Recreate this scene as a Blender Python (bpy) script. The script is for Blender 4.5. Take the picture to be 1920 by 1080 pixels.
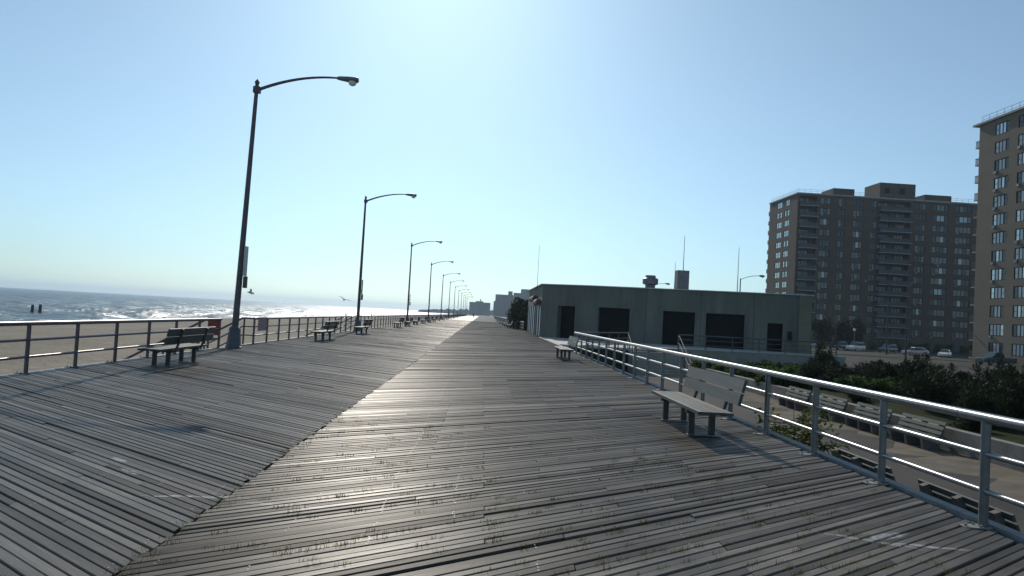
import bpy, math, random
from mathutils import Vector, Matrix
import numpy as np
R = math.radians
rnd = random.Random(7)
for o in list(bpy.data.objects): bpy.data.objects.remove(o, do_unlink=True)
SC = bpy.context.scene
COL = SC.collection

# ------------------------------------------------------------------ camera
cam_d = bpy.data.cameras.new('camera'); cam = bpy.data.objects.new('camera', cam_d); COL.objects.link(cam)
cam_d.sensor_width = 36; cam_d.lens = 36 * 1400 / 1920; cam_d.clip_start = 0.1; cam_d.clip_end = 20000
CR = Vector((0.99766666, -0.03923242, 0.05587534)); CU = Vector((-0.05722777, -0.0342392, 0.99777385)); CF = Vector((0.03723195, 0.99864333, 0.03640449))
cam.matrix_world = Matrix(((CR.x, CU.x, -CF.x, 0), (CR.y, CU.y, -CF.y, 0), (CR.z, CU.z, -CF.z, 1.7), (0, 0, 0, 1)))
SC.camera = cam
# ------------------------------------------------------------------ sky, sun, exposure
SUN_AZ, SUN_EL = R(-5.0), R(30.0)            # azimuth measured from +Y towards +X
w = bpy.data.worlds.new('World'); SC.world = w; w.use_nodes = True
nt = w.node_tree; nt.nodes.clear()
sky = nt.nodes.new('ShaderNodeTexSky'); sky.sky_type = 'NISHITA'; sky.sun_disc = False
sky.sun_elevation = SUN_EL; sky.sun_rotation = SUN_AZ; sky.altitude = 0; sky.air_density = 1.0; sky.dust_density = 0.5; sky.ozone_density = 7.0
bg = nt.nodes.new('ShaderNodeBackground'); bg.inputs[1].default_value = 0.102
wo = nt.nodes.new('ShaderNodeOutputWorld')
hsv = nt.nodes.new('ShaderNodeHueSaturation'); hsv.inputs['Saturation'].default_value = .66       # milky seaside air and the camera's cool white balance
wb = nt.nodes.new('ShaderNodeMix'); wb.data_type = 'RGBA'; wb.blend_type = 'MULTIPLY'; wb.inputs[0].default_value = 1; wb.inputs[7].default_value = (.79, .985, 1, 1)
nt.links.new(sky.outputs[0], hsv.inputs['Color']); nt.links.new(hsv.outputs[0], wb.inputs[6]); nt.links.new(wb.outputs[2], bg.inputs[0]); nt.links.new(bg.outputs[0], wo.inputs[0])
sl = bpy.data.lights.new('sun', 'SUN'); sl.energy = 3.3; sl.angle = R(0.53); sl.color = (1, .91, .79)
sun = bpy.data.objects.new('sun', sl); COL.objects.link(sun)
sdir = Vector((math.sin(SUN_AZ) * math.cos(SUN_EL), math.cos(SUN_AZ) * math.cos(SUN_EL), math.sin(SUN_EL)))
sun.rotation_euler = sdir.to_track_quat('Z', 'Y').to_euler(); sun.location = sdir * 200
vs = SC.view_settings; vs.view_transform = 'Standard'; vs.look = 'None'; vs.exposure = 0.0; vs.gamma = 1; vs.use_curve_mapping = False
SC.cycles.max_bounces = 6; SC.cycles.volume_bounces = 0

# ------------------------------------------------------------------ helpers
class MB:
    def __init__(s): s.v = []; s.f = []; s.m = []; s.uv = []
    def quad(s, *p, m=0):
        n = len(s.v); s.v += [tuple(q) for q in p]; s.f.append(tuple(range(n, n + len(p)))); s.m.append(m); return s
    def box(s, x0, x1, y0, y1, z0, z1, m=0):
        n = len(s.v)
        s.v += [(x0, y0, z0), (x1, y0, z0), (x1, y1, z0), (x0, y1, z0), (x0, y0, z1), (x1, y0, z1), (x1, y1, z1), (x0, y1, z1)]
        for q in ((0, 3, 2, 1), (4, 5, 6, 7), (0, 1, 5, 4), (1, 2, 6, 5), (2, 3, 7, 6), (3, 0, 4, 7)):
            s.f.append(tuple(n + i for i in q)); s.m.append(m)
        return s
    def hexa(s, b, t, m=0):           # bottom 4 points, top 4 points
        n = len(s.v); s.v += [tuple(q) for q in b] + [tuple(q) for q in t]
        for q in ((0, 3, 2, 1), (4, 5, 6, 7), (0, 1, 5, 4), (1, 2, 6, 5), (2, 3, 7, 6), (3, 0, 4, 7)):
            s.f.append(tuple(n + i for i in q)); s.m.append(m)
        return s
    def bar(s, a, b, w, h, up=(0, 0, 1), m=0):   # rectangular bar from a to b
        a = Vector(a); b = Vector(b); d = (b - a).normalized(); u = Vector(up); sx = d.cross(u)
        if sx.length < 1e-4: sx = Vector((1, 0, 0))
        sx.normalize(); u = sx.cross(d).normalized(); sx *= w / 2; u *= h / 2
        return s.hexa([a - sx - u, a + sx - u, a + sx + u, a - sx + u], [b - sx - u, b + sx - u, b + sx + u, b - sx + u], m)
    def tube(s, pts, rad, n=10, m=0, caps=True):
        pts = [Vector(p) for p in pts]; k = len(pts)
        if not isinstance(rad, (list, tuple)): rad = [rad] * k
        base = len(s.v); prev = None
        for i, p in enumerate(pts):
            d = (pts[min(i + 1, k - 1)] - pts[max(i - 1, 0)]).normalized()
            if prev is None:
                a = d.cross(Vector((0, 0, 1)))
                if a.length < 1e-3: a = Vector((1, 0, 0))
                a.normalize()
            else:
                a = (prev - d * prev.dot(d)).normalized()
            prev = a; b = d.cross(a)
            for j in range(n):
                t = 2 * math.pi * j / n + math.pi / n
                s.v.append(tuple(p + (a * math.cos(t) + b * math.sin(t)) * rad[i]))
        for i in range(k - 1):
            for j in range(n):
                s.f.append((base + i * n + j, base + i * n + (j + 1) % n, base + (i + 1) * n + (j + 1) % n, base + (i + 1) * n + j)); s.m.append(m)
        if caps:
            for ring, rev in ((0, True), (k - 1, False)):      # caps on vertices of their own, so the sides shade as a clean cylinder
                c = len(s.v); s.v += [s.v[base + ring * n + j] for j in range(n)]
                s.f.append(tuple(c + j for j in (reversed(range(n)) if rev else range(n)))); s.m.append(m)
        return s
    def mesh(s, name, mats=None, smooth=False):
        me = bpy.data.meshes.new(name); me.from_pydata(s.v, [], s.f); me.update()
        for m in (mats if isinstance(mats, (list, tuple)) else [mats] if mats else []): me.materials.append(m)
        if any(s.m): me.polygons.foreach_set('material_index', s.m)
        if smooth: me.polygons.foreach_set('use_smooth', [len(f) == 4 for f in s.f])
        if s.uv:
            l = me.uv_layers.new(name='UVMap'); l.data.foreach_set('uv', [c for q in s.uv for c in q])
        return me
    def obj(s, name, mats=None, parent=None, smooth=False, loc=None):
        return link(name, s.mesh(name, mats, smooth), parent, loc)
def link(name, me, parent=None, loc=None, rz=0):
    o = bpy.data.objects.new(name, me); COL.objects.link(o)
    if parent is not None: o.parent = parent
    if loc is not None: o.location = loc
    if rz: o.rotation_euler.z = rz
    return o
def empty(name, loc=(0, 0, 0), rz=0):
    o = bpy.data.objects.new(name, None); COL.objects.link(o); o.location = loc; o.rotation_euler = (0, 0, rz); o.empty_display_size = .2; return o
def tag(o, label=None, cat=None, group=None, kind=None):
    if label: o['label'] = label
    if cat: o['category'] = cat
    if group: o['group'] = group
    if kind: o['kind'] = kind
    return o
def copy_tree(o, parent=None):
    c = o.copy(); COL.objects.link(c); c.parent = parent
    for k in [k for k in bpy.data.objects if k.parent == o]: copy_tree(k, c)
    return c
def copy_thing(o, kids, loc, rz=None, label=None):      # kids: list of (child, [grandchildren])
    c = o.copy(); COL.objects.link(c); c.location = loc
    if rz is not None: c.rotation_euler.z = rz
    if label: c['label'] = label
    for ch, gs in kids:
        d = ch.copy(); COL.objects.link(d); d.parent = c
        for g in gs:
            e = g.copy(); COL.objects.link(e); e.parent = d
    return c
def kids_of(o): return [(c, list(c.children)) for c in o.children]
def wall_grid(p0, p1, z0, z1, holes, depth, mb, m=0):   # wall from p0 to p1 (xy) with holes (u0,u1,za,zb), reveals going to the inside (left of p0->p1 ... normal = right side)
    p0 = Vector((*p0, 0)); p1 = Vector((*p1, 0)); L = (p1 - p0).length; d = (p1 - p0) / L; n = Vector((d.y, -d.x, 0))
    us = sorted({0, L, *[h[0] for h in holes], *[h[1] for h in holes]}); zs = sorted({z0, z1, *[h[2] for h in holes], *[h[3] for h in holes]})
    P = lambda u, z, q=0: p0 + d * u - n * q + Vector((0, 0, z))
    for i in range(len(us) - 1):
        uc = (us[i] + us[i + 1]) / 2; run = None
        hs = [h for h in holes if h[0] < uc < h[1]]
        for j in range(len(zs) - 1):
            zc = (zs[j] + zs[j + 1]) / 2
            if any(h[2] < zc < h[3] for h in hs):
                if run is not None: mb.quad(P(us[i], run), P(us[i + 1], run), P(us[i + 1], zs[j]), P(us[i], zs[j]), m=m); run = None
            elif run is None: run = zs[j]
        if run is not None: mb.quad(P(us[i], run), P(us[i + 1], run), P(us[i + 1], z1), P(us[i], z1), m=m)
    for (a, b, c, e) in holes:
        mb.quad(P(a, c), P(a, c, depth), P(a, e, depth), P(a, e), m=m); mb.quad(P(b, c, depth), P(b, c), P(b, e), P(b, e, depth), m=m)
        mb.quad(P(a, e), P(a, e, depth), P(b, e, depth), P(b, e), m=m); mb.quad(P(a, c, depth), P(a, c), P(b, c), P(b, c, depth), m=m)
    return P
# ------------------------------------------------------------------ materials
def new_mat(name):
    m = bpy.data.materials.new(name); m.use_nodes = True; t = m.node_tree
    return m, t, t.nodes['Principled BSDF']
def N(t, kind, **kw):
    n = t.nodes.new('ShaderNode' + kind)
    for k, v in kw.items():
        if k.startswith('i_'): n.inputs[k[2:].replace('_', ' ')].default_value = v
        else: setattr(n, k, v)
    return n
def mathn(t, op, a, b=None, clamp=False):
    n = t.nodes.new('ShaderNodeMath'); n.operation = op; n.use_clamp = clamp
    for i, v in enumerate((a, b)):
        if v is None: continue
        if isinstance(v, (int, float)): n.inputs[i].default_value = v
        else: t.links.new(v, n.inputs[i])
    return n.outputs[0]
def ramp(t, fac, stops):
    n = t.nodes.new('ShaderNodeValToRGB'); e = n.color_ramp.elements
    while len(e) < len(stops): e.new(.5)
    for q, (p, c) in zip(e, stops): q.position = p; q.color = (*c, 1) if len(c) == 3 else c
    t.links.new(fac, n.inputs[0]); return n.outputs[0]
def mixc(t, fac, a, b, mode='MIX'):
    n = t.nodes.new('ShaderNodeMix'); n.data_type = 'RGBA'; n.blend_type = mode
    for i, v in ((0, fac), (6, a), (7, b)):
        if isinstance(v, (int, float)): n.inputs[i].default_value = v
        elif isinstance(v, tuple): n.inputs[i].default_value = (*v, 1) if len(v) == 3 else v
        else: t.links.new(v, n.inputs[i])
    return n.outputs[2]
def noise(t, vec, scale, detail=4, rough=.6):
    n = N(t, 'TexNoise', i_Scale=scale, i_Detail=detail, i_Roughness=rough)
    if vec is not None: t.links.new(vec, n.inputs['Vector'])
    return n.outputs['Fac']
def mat(name, col, rough=.6, metal=0, var=.25, scale=3, bump=0, bscale=40, spec=.5, col2=None, stretch=None):
    m, t, p = new_mat(name)
    geo = N(t, 'NewGeometry'); vec = geo.outputs['Position']
    if stretch:
        mp = N(t, 'Mapping'); mp.inputs['Scale'].default_value = stretch; t.links.new(vec, mp.inputs[0]); vec = mp.outputs[0]
    f = noise(t, vec, scale, 5, .65)
    c2 = col2 or tuple(c * (1 - var) for c in col)
    c1 = col if col2 else tuple(min(1, c * (1 + var * .5)) for c in col)
    t.links.new(ramp(t, f, [(.32, c2), (.68, c1)]), p.inputs['Base Color'])
    p.inputs['Roughness'].default_value = rough; p.inputs['Metallic'].default_value = metal; p.inputs['Specular IOR Level'].default_value = spec
    if bump:
        b = N(t, 'Bump', i_Strength=bump, i_Distance=.02); t.links.new(noise(t, vec, bscale, 3), b.inputs['Height']); t.links.new(b.outputs[0], p.inputs['Normal'])
    return m
def wood_mat(name, dark, light, tan, rough, paint_marks=False, spec=.5):
    m, t, p = new_mat(name)
    uv = N(t, 'UVMap'); at = N(t, 'Attribute', attribute_name='tint'); geo = N(t, 'NewGeometry')
    mp = N(t, 'Mapping'); mp.inputs['Scale'].default_value = (1.2, 45, 1); t.links.new(uv.outputs[0], mp.inputs[0])
    g1 = noise(t, mp.outputs[0], 1.0, 6, .7)
    mp2 = N(t, 'Mapping'); mp2.inputs['Scale'].default_value = (4, 160, 1); t.links.new(uv.outputs[0], mp2.inputs[0])
    g2 = noise(t, mp2.outputs[0], 1.0, 3, .6)
    big = noise(t, geo.outputs['Position'], .55, 5, .6)
    base = ramp(t, at.outputs['Fac'], [(0, dark), (.55, tuple((a + b) / 2 for a, b in zip(dark, light))), (.93, light), (.965, tan), (1, tan)])
    k = mathn(t, 'ADD', mathn(t, 'MULTIPLY', g1, .9), mathn(t, 'MULTIPLY', g2, .5))
    k = mathn(t, 'ADD', k, .3)
    mp3 = N(t, 'Mapping'); mp3.inputs['Scale'].default_value = (.55, 9, 1); t.links.new(uv.outputs[0], mp3.inputs[0])
    g3 = noise(t, mp3.outputs[0], 1.0, 6, .75)          # long weathered streaks and worn patches
    k = mathn(t, 'MULTIPLY', k, mathn(t, 'ADD', mathn(t, 'MULTIPLY', g3, 1.5), .25))
    st = ramp(t, big, [(.3, (.6, .6, .6)), (.5, (.95, .95, .95)), (.7, (1.2, 1.17, 1.12))])
    c = mixc(t, 1.0, base, st, 'MULTIPLY')
    kk = N(t, 'CombineColor')
    for i in range(3): t.links.new(k, kk.inputs[i])
    c = mixc(t, 1.0, c, kk.outputs[0], 'MULTIPLY')
    if paint_marks:      # worn white paint and chalk scuffs on the boards
        sep = N(t, 'SeparateXYZ'); t.links.new(geo.outputs['Position'], sep.inputs[0])
        tot = None; rough_n = noise(t, geo.outputs['Position'], 14, 4, .7)
        for (x, y, a, b, ang) in ((-3.62, 7.85, .17, .05, 2.4), (-3.28, 7.35, .2, .05, 2.4), (-2.35, 6.55, .5, .035, .1), (-1.55, 6.4, .45, .04, -.1), (3.3, 6.15, .45, .03, -.5), (3.55, 6.3, .3, .07, .5), (3.75, 6.05, .4, .035, -.2)):
            ca, sa = math.cos(ang), math.sin(ang)
            dx = mathn(t, 'SUBTRACT', sep.outputs[0], x); dy = mathn(t, 'SUBTRACT', sep.outputs[1], y)
            uu = mathn(t, 'ADD', mathn(t, 'MULTIPLY', dx, ca / a), mathn(t, 'MULTIPLY', dy, sa / a))
            vv = mathn(t, 'ADD', mathn(t, 'MULTIPLY', dx, -sa / b), mathn(t, 'MULTIPLY', dy, ca / b))
            rr = mathn(t, 'ADD', mathn(t, 'MULTIPLY', uu, uu), mathn(t, 'MULTIPLY', vv, vv))
            f = mathn(t, 'SUBTRACT', 1.0, rr, True)
            tot = f if tot is None else mathn(t, 'MAXIMUM', tot, f)
        f = mathn(t, 'MULTIPLY', mathn(t, 'MULTIPLY', tot, 1.6, True), mathn(t, 'MULTIPLY', mathn(t, 'SUBTRACT', rough_n, .33), 2.6, True), True)
        c = mixc(t, mathn(t, 'MULTIPLY', f, .95), c, (.62, .62, .6))
    t.links.new(c, p.inputs['Base Color'])
    t.links.new(mathn(t, 'ADD', mathn(t, 'ADD', mathn(t, 'MULTIPLY', g1, .25), mathn(t, 'MULTIPLY', at.outputs['Fac'], -.16)), mathn(t, 'ADD', mathn(t, 'MULTIPLY', g3, .3), rough - .2)), p.inputs['Roughness'])
    p.inputs['Anisotropic'].default_value = .8 if paint_marks else .3; p.inputs['Specular IOR Level'].default_value = spec; p.inputs['Anisotropic Rotation'].default_value = .25
    tg = N(t, 'Tangent', direction_type='UV_MAP'); t.links.new(tg.outputs[0], p.inputs['Tangent'])
    b = N(t, 'Bump', i_Strength=.7, i_Distance=.005); t.links.new(mathn(t, 'ADD', g1, mathn(t, 'MULTIPLY', g2, .6)), b.inputs['Height']); t.links.new(b.outputs[0], p.inputs['Normal'])
    return m
def leaf_mat(name, dark, light, trans=.3):
    m, t, p = new_mat(name)
    at = N(t, 'Attribute', attribute_name='tint'); oi = N(t, 'ObjectInfo')
    c = ramp(t, at.outputs['Fac'], [(0, dark), (1, light)])
    hs = N(t, 'HueSaturation'); t.links.new(c, hs.inputs['Color']); t.links.new(mathn(t, 'ADD', mathn(t, 'MULTIPLY', oi.outputs['Random'], .5), .75), hs.inputs['Value'])
    t.links.new(hs.outputs[0], p.inputs['Base Color']); p.inputs['Roughness'].default_value = .75; p.inputs['Specular IOR Level'].default_value = .2
    tr = N(t, 'BsdfTranslucent'); t.links.new(hs.outputs[0], tr.inputs[0])
    mx = N(t, 'MixShader'); mx.inputs[0].default_value = trans
    t.links.new(p.outputs[0], mx.inputs[1]); t.links.new(tr.outputs[0], mx.inputs[2]); t.links.new(mx.outputs[0], t.nodes['Material Output'].inputs[0])
    return m
M = {}
M['deck'] = wood_mat('weathered_deck_wood', (.062, .055, .046), (.212, .188, .155), (.23, .17, .11), .56, True, .25)
M['bench_wood'] = wood_mat('bench_wood', (.055, .066, .066), (.115, .138, .138), (.115, .135, .135), .62, False, .12)
M['under'] = mat('joist_and_shade_dark', (.03, .028, .025), .9)  # dark joists; also painted shade beneath the landing slab
M['rail'] = mat('silver_rail_paint', (.2, .21, .22), .33, .55, .2, 6, .05, 60)
M['rail_backlit'] = mat('backlit_rail_paint', (.1, .075, .08), .36, .25, .3, 5, .05, 60, col2=(.13, .12, .135))  # silver paint with a brown tinge, darkened in colour to its backlit side
M['dullrail'] = mat('dull_rail_paint', (.1, .105, .11), .65, 0, .25, 5, spec=.25)
M['drift'] = mat('blown_sand', (.17, .15, .12), .95, 0, .3, 1.2, .5, 20, spec=.1)
M['kerb'] = mat('edge_beam_paint', (.23, .24, .235), .65, 0, .3, 5, .1, 50)
M['steel'] = mat('bench_steel', (.06, .06, .062), .5, .2, .3, 8)
M['nail'] = mat('nail_head_metal', (.55, .56, .57), .45, .2, .1, 5)
M['pole'] = mat('lamp_pole_paint', (.13, .12, .14), .55, 0, .3, 3, col2=(.1, .075, .075), spec=.3)
M['pedestal'] = mat('lamp_pedestal_paint', (.1, .12, .15), .5, .1, .25, 4)
M['lampmetal'] = mat('luminaire_metal', (.2, .2, .22), .45, .4)
M['lens'] = mat('luminaire_glass', (.75, .76, .75), .15, 0, .05)
M['sign'] = mat('sign_plate', (.5, .55, .53), .5, .1, .15, 8)
M['red'] = mat('red_panel_paint', (.33, .035, .04), .55, 0, .25, 12, col2=(.22, .02, .03))
M['red2'] = mat('faded_red_panel_paint', (.3, .1, .13), .55, 0, .4, 9, col2=(.33, .3, .32))
M['stucco'] = mat('painted_block_wall', (.175, .178, .145), .85, 0, .34, .7, .15, 30, stretch=(1, 1, .22))
M['stucco2'] = mat('tan_block_wall', (.2, .18, .12), .85, 0, .2, .8, .15, 30)
M['coping'] = mat('pale_coping', (.55, .56, .54), .6)
M['darkdoor'] = mat('shade_dark_shutter', (.012, .013, .016), .6, spec=.12)  # shutter colour taken near black to hold the shade of the deep openings
M['shutter'] = mat('pale_shutter', (.62, .66, .64), .5, .1, .12, 3)
M['black'] = mat('black_frame', (.02, .02, .022), .5)
M['awning'] = mat('brown_awning_housing', (.13, .1, .08), .7, 0, .4, 6)
M['galv'] = mat('galvanised_vent', (.2, .2, .21), .5, .5)
M['chimney'] = mat('chimney_render', (.26, .25, .25), .8)
M['concrete'] = mat('concrete', (.2, .192, .172), .9, 0, .3, 2, .25, 25)
M['slab'] = mat('terrace_concrete', (.5, .48, .44), .85, 0, .2, 1.5, .2, 25)
M['retain'] = mat('retaining_wall_concrete', (.3, .29, .25), .9, 0, .25, 1.2, .2, 20)
M['asphalt'] = mat('asphalt', (.045, .045, .047), .95, 0, .35, .8, .3, 60, spec=.15)
M['path'] = mat('sandy_asphalt_path', (.075, .07, .062), .92, 0, .3, .45, .3, 50, col2=(.036, .036, .038), spec=.2)
M['soil'] = mat('sandy_soil', (.16, .14, .1), .95, 0, .3, .3, .4, 12, col2=(.06, .075, .03))
M['grassm'] = mat('lawn', (.045, .075, .02), .95, 0, .4, .6, .6, 20, spec=.1, col2=(.03, .035, .012))
M['bedgrass'] = mat('dark_bed_grass', (.03, .045, .013), .95, 0, .5, .9, .8, 14, spec=.05, col2=(.018, .02, .009))  # darker green than the lawn, for the planting bed
M['greenwood'] = mat('green_slat_paint', (.095, .113, .102), .65, 0, .25, 6, spec=.2)
M['conc_dark'] = mat('bench_concrete', (.15, .14, .125), .9, 0, .3, 8, .2, 30)
M['brick1'] = mat('tan_brick', (.115, .083, .06), .9, 0, .1, .35, .1, 6)
M['brick2'] = mat('beige_brick', (.2, .163, .115), .9, 0, .1, .35, .1, 6)
M['slabedge'] = mat('balcony_concrete', (.4, .38, .35), .85)
M['balpanel'] = mat('balcony_panel', (.07, .075, .085), .6, 0, .15)
M['wframe'] = mat('window_frame', (.018, .018, .02), .6, spec=.2)
def glass(name, col, rough=.06, spec=.5): return mat(name, col, rough, 0, .2, .5, spec=spec)
M['glass'] = glass('dark_window_glass', (.03, .035, .042))
M['curtain'] = glass('curtained_window_glass', (.24, .23, .2), .2, .4)
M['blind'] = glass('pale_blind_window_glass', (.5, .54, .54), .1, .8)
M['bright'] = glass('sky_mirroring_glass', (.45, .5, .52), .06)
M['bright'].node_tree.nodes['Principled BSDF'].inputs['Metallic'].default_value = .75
M['sand'] = mat('beach_sand', (.31, .272, .215), .95, 0, .2, .22, 1.0, 2.2, col2=(.215, .188, .15), spec=.1, stretch=(1, .5, 1))
M['sand'].node_tree.nodes['Bump'].inputs['Distance'].default_value = .22
M['juniper'] = leaf_mat('juniper_needles', (.012, .02, .008), (.045, .06, .022), .15)
M['shrub'] = leaf_mat('shrub_leaves', (.02, .045, .008), (.09, .16, .03), .35)
M['sapling'] = leaf_mat('sapling_leaves', (.07, .11, .02), (.2, .24, .05), .4)
M['bark'] = mat('bark', (.07, .055, .04), .9, 0, .3, 10)
M['drygrass'] = leaf_mat('gap_grass', (.045, .07, .015), (.16, .16, .05), .3)
M['tyre'] = mat('tyre_rubber', (.02, .02, .02), .8)
M['rim'] = mat('wheel_rim', (.5, .5, .52), .3, .8)
M['carglass'] = glass('car_glass', (.03, .04, .045), .05)
M['headlight'] = glass('headlight_lens', (.8, .8, .8), .1)
M['taillight'] = mat('taillight_lens', (.3, .02, .02), .2)
for nm, c in dict(white=(.75, .76, .78), silver=(.45, .47, .5), dark=(.03, .032, .037), navy=(.03, .04, .07), green=(.05, .08, .08)).items():
    M['car_' + nm] = mat('car_paint_' + nm, c, .22, .3 if nm == 'silver' else 0, .05, spec=.8)
M['farblock'] = mat('far_block_wall', (.1, .1, .105), .9, 0, .3, .05)
M['farwin'] = mat('far_block_glass', (.06, .065, .08), .3)
M['wetwood'] = mat('wet_piling_wood', (.04, .035, .03), .6)
M['gull'] = mat('gull_feathers', (.5, .5, .5), .8)

# ------------------------------------------------------------------ ground, beach, sea
mb = MB(); mb.quad((4.95, -60, -1.56), (6000, -60, -1.56), (6000, 6500, -1.56), (4.95, 6500, -1.56))
g_ = mb.obj('ground', M['soil']); tag(g_, kind='structure')
mb = MB()      # beach: flat then falling to the water line
xs = [4.94, -9.4, -20, -32, -40, -46, -50, -54, -58, -63, -70, -90]; zs = [-1.75, -1.8, -1.75, -1.85, -2.05, -2.3, -2.5, -2.68, -2.85, -3.1, -3.5, -4.6]
ys = [-80, 0, 12, 24, 40, 60, 85, 120, 170, 240, 340, 480, 700, 1100, 1800, 3000, 6500]
br = random.Random(3)
for j, y in enumerate(ys):
    for i, x in enumerate(xs):
        wob = 3.0 * math.sin(y * .021 + 1) + 2 * math.sin(y * .057)
        mb.v.append((x + (wob * min(1, max(0, (-x - 25) / 25)) if x < -25 else 0), y, zs[i] + br.uniform(-.06, .06) * (1 if i > 1 else 0)))
nx = len(xs)
for j in range(len(ys) - 1):
    for i in range(nx - 1):
        a = j * nx + i; mb.f.append((a + 1, a, a + nx, a + nx + 1)); mb.m.append(0)
tag(mb.obj('beach', M['sand'], smooth=True), kind='structure')

def sea():
    A, B = 420, 460
    th = np.linspace(R(-4), R(150), A); rr = np.exp(np.linspace(math.log(42), math.log(7500), B))
    T, Q = np.meshgrid(th, rr); X = -np.sin(T) * Q; Y = np.cos(T) * Q
    rs = np.random.RandomState(4); Z = np.zeros_like(X); D = -X
    fade = lambda lam: np.clip(lam / (Q * .02), 0, 1) ** 1.5
    for i in range(26):
        lam = np.exp(rs.uniform(math.log(2.2), math.log(26))); a = rs.normal(0, .55); k = 2 * np.pi / lam
        ph = k * (X * math.cos(a) + Y * math.sin(a)) + rs.uniform(0, 6.28)
        amp = .0068 * lam ** .95
        Z += amp * fade(lam) * (np.sin(ph) + .25 * np.cos(2 * ph))
    # breakers running to the shore, in broken lengths
    foam = np.zeros_like(X)
    wob = 3.0 * np.sin(Y * .021 + 1) + 2 * np.sin(Y * .057)
    for (d0, h, wd, s1, s2, thr) in ((61, .2, 1.3, .05, 1.3, -.3), (72, .4, 1.2, .043, .2, .6), (88, .5, 1.3, .031, 2.0, .75), (108, .45, 1.5, .037, 4.0, .7), (140, .4, 1.8, .023, 5.2, .8)):
        c = D - (d0 - wob + 2.5 * np.sin(Y * .035 + s2))
        on = np.clip((np.sin(Y * s1 + s2) + .5 * np.sin(Y * s1 * 2.7 + s2 * 3) - thr) * 2, 0, 1)
        prof = np.where(c > 0, np.exp(-(c / (wd * 1.8)) ** 2), np.exp(-(c / (wd * .7)) ** 2))
        Z += h * on * prof
        foam = np.maximum(foam, on * np.where(c > 0, np.exp(-(c / (wd * .45)) ** 2), np.exp(-(c / (wd * 1.7)) ** 2)))
    # thin wash at the edge
    foam = np.maximum(foam, np.exp(-((D - (56.5 - wob)) / 1.6) ** 2) * .9)
    Z *= np.clip((D - 50) / 10, .1, 1)
    V = np.stack([X, Y, Z - 2.9], -1).reshape(-1, 3)
    me = bpy.data.meshes.new('sea'); 
    idx = np.arange(A * B).reshape(B, A); F = np.stack([idx[:-1, :-1], idx[:-1, 1:], idx[1:, 1:], idx[1:, :-1]], -1).reshape(-1, 4)
    F = F[:, ::-1] if False else F
    me.vertices.add(len(V)); me.vertices.foreach_set('co', V.ravel().astype(np.float32))
    me.loops.add(F.size); me.loops.foreach_set('vertex_index', F.ravel().astype(np.int32))
    me.polygons.add(len(F)); me.polygons.foreach_set('loop_start', np.arange(0, F.size, 4, dtype=np.int32)); me.polygons.foreach_set('loop_total', np.full(len(F), 4, np.int32))
    me.polygons.foreach_set('use_smooth', np.ones(len(F), bool)); me.update(); me.validate()
    at = me.attributes.new('foam', 'FLOAT', 'POINT'); at.data.foreach_set('value', foam.ravel().astype(np.float32))
    m, t, p = new_mat('sea_water')
    geo = N(t, 'NewGeometry'); fa = N(t, 'Attribute', attribute_name='foam')
    mp = N(t, 'Mapping'); mp.inputs['Scale'].default_value = (1, .45, 1); t.links.new(geo.outputs['Position'], mp.inputs[0])
    n1 = noise(t, mp.outputs[0], .9, 5, .65); n2 = noise(t, mp.outputs[0], .16, 3, .6)
    b = N(t, 'Bump', i_Strength=1.0, i_Distance=.55)
    t.links.new(mathn(t, 'ADD', mathn(t, 'MULTIPLY', n1, .55), mathn(t, 'MULTIPLY', n2, 1.6)), b.inputs['Height']); t.links.new(b.outputs[0], p.inputs['Normal'])
    fn = noise(t, mp.outputs[0], 1.1, 5, .75)
    ff = mathn(t, 'MULTIPLY', mathn(t, 'SUBTRACT', mathn(t, 'ADD', fa.outputs['Fac'], fn), 1.14), 4.0, True)
    t.links.new(mixc(t, ff, (.022, .05, .062), (.72, .74, .74)), p.inputs['Base Color'])
    t.links.new(mathn(t, 'ADD', mathn(t, 'MULTIPLY', ff, .4), .31), p.inputs['Roughness']); p.inputs['IOR'].default_value = 1.33
    me.materials.append(m)
    o = link('sea', me); tag(o, kind='structure')
sea()

# ------------------------------------------------------------------ boardwalk deck: chevron of narrow boards
XL, XS, XR = -9.12, -2.12, 4.72
deck = MB().box(XL + .05, XR - .05, -14, 430, -.5, -.085).obj('boardwalk', M['under']); tag(deck, kind='structure')
def board(u0, u1, y_at, ang, xr, side, tint, dz):
    """board whose centre line crosses x=xr at y=y_at; runs from x=u0 to x=u1 with ends cut along the run of the deck"""
    ca, sa = math.cos(ang), math.sin(ang); d = Vector((ca, sa * side, 0)); n = Vector((-sa * side, ca, 0))
    ang += rnd.gauss(0, .0012); ca, sa = math.cos(ang), math.sin(ang); d = Vector((ca, sa * side, 0)); n = Vector((-sa * side, ca, 0))
    W = BW / 2 * rnd.uniform(.9, 1.04); ch = .006; tilt = rnd.gauss(0, .035)
    prof = [(-W, -.04), (-W, -ch), (-W + ch, 0), (W - ch, 0), (W, -ch), (W, -.04)]
    v = []; 
    for x in (u0, u1):
        for (q, z) in prof:
            # point on the line offset q along n, with its x equal to x plus a little skew
            s = (x - xr - n.x * q) / d.x
            p = Vector((xr, y_at, 0)) + d * s + n * q
            v.append((p.x, p.y, z + dz + tilt * q))
    f = [(i, i + 1, 7 + i, 6 + i) for i in range(5)] + [(0, 1, 2, 3, 4, 5), (6, 7, 8, 9, 10, 11)]
    f = [tuple(reversed(q)) for q in f[:5]] + [f[5], tuple(reversed(f[6]))]
    # uv: u along, v across
    L = (u1 - u0) / ca; o = rnd.uniform(0, 50)
    pv = [-.04 - W, -W, -W + ch, W - ch, W, W + .04]
    uvv = [(o, pv[i] + o) for i in range(6)] + [(o + L, pv[i] + o) for i in range(6)]
    return v, f, uvv, tint
BW, GAP = .085, .010
rows = []
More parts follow.
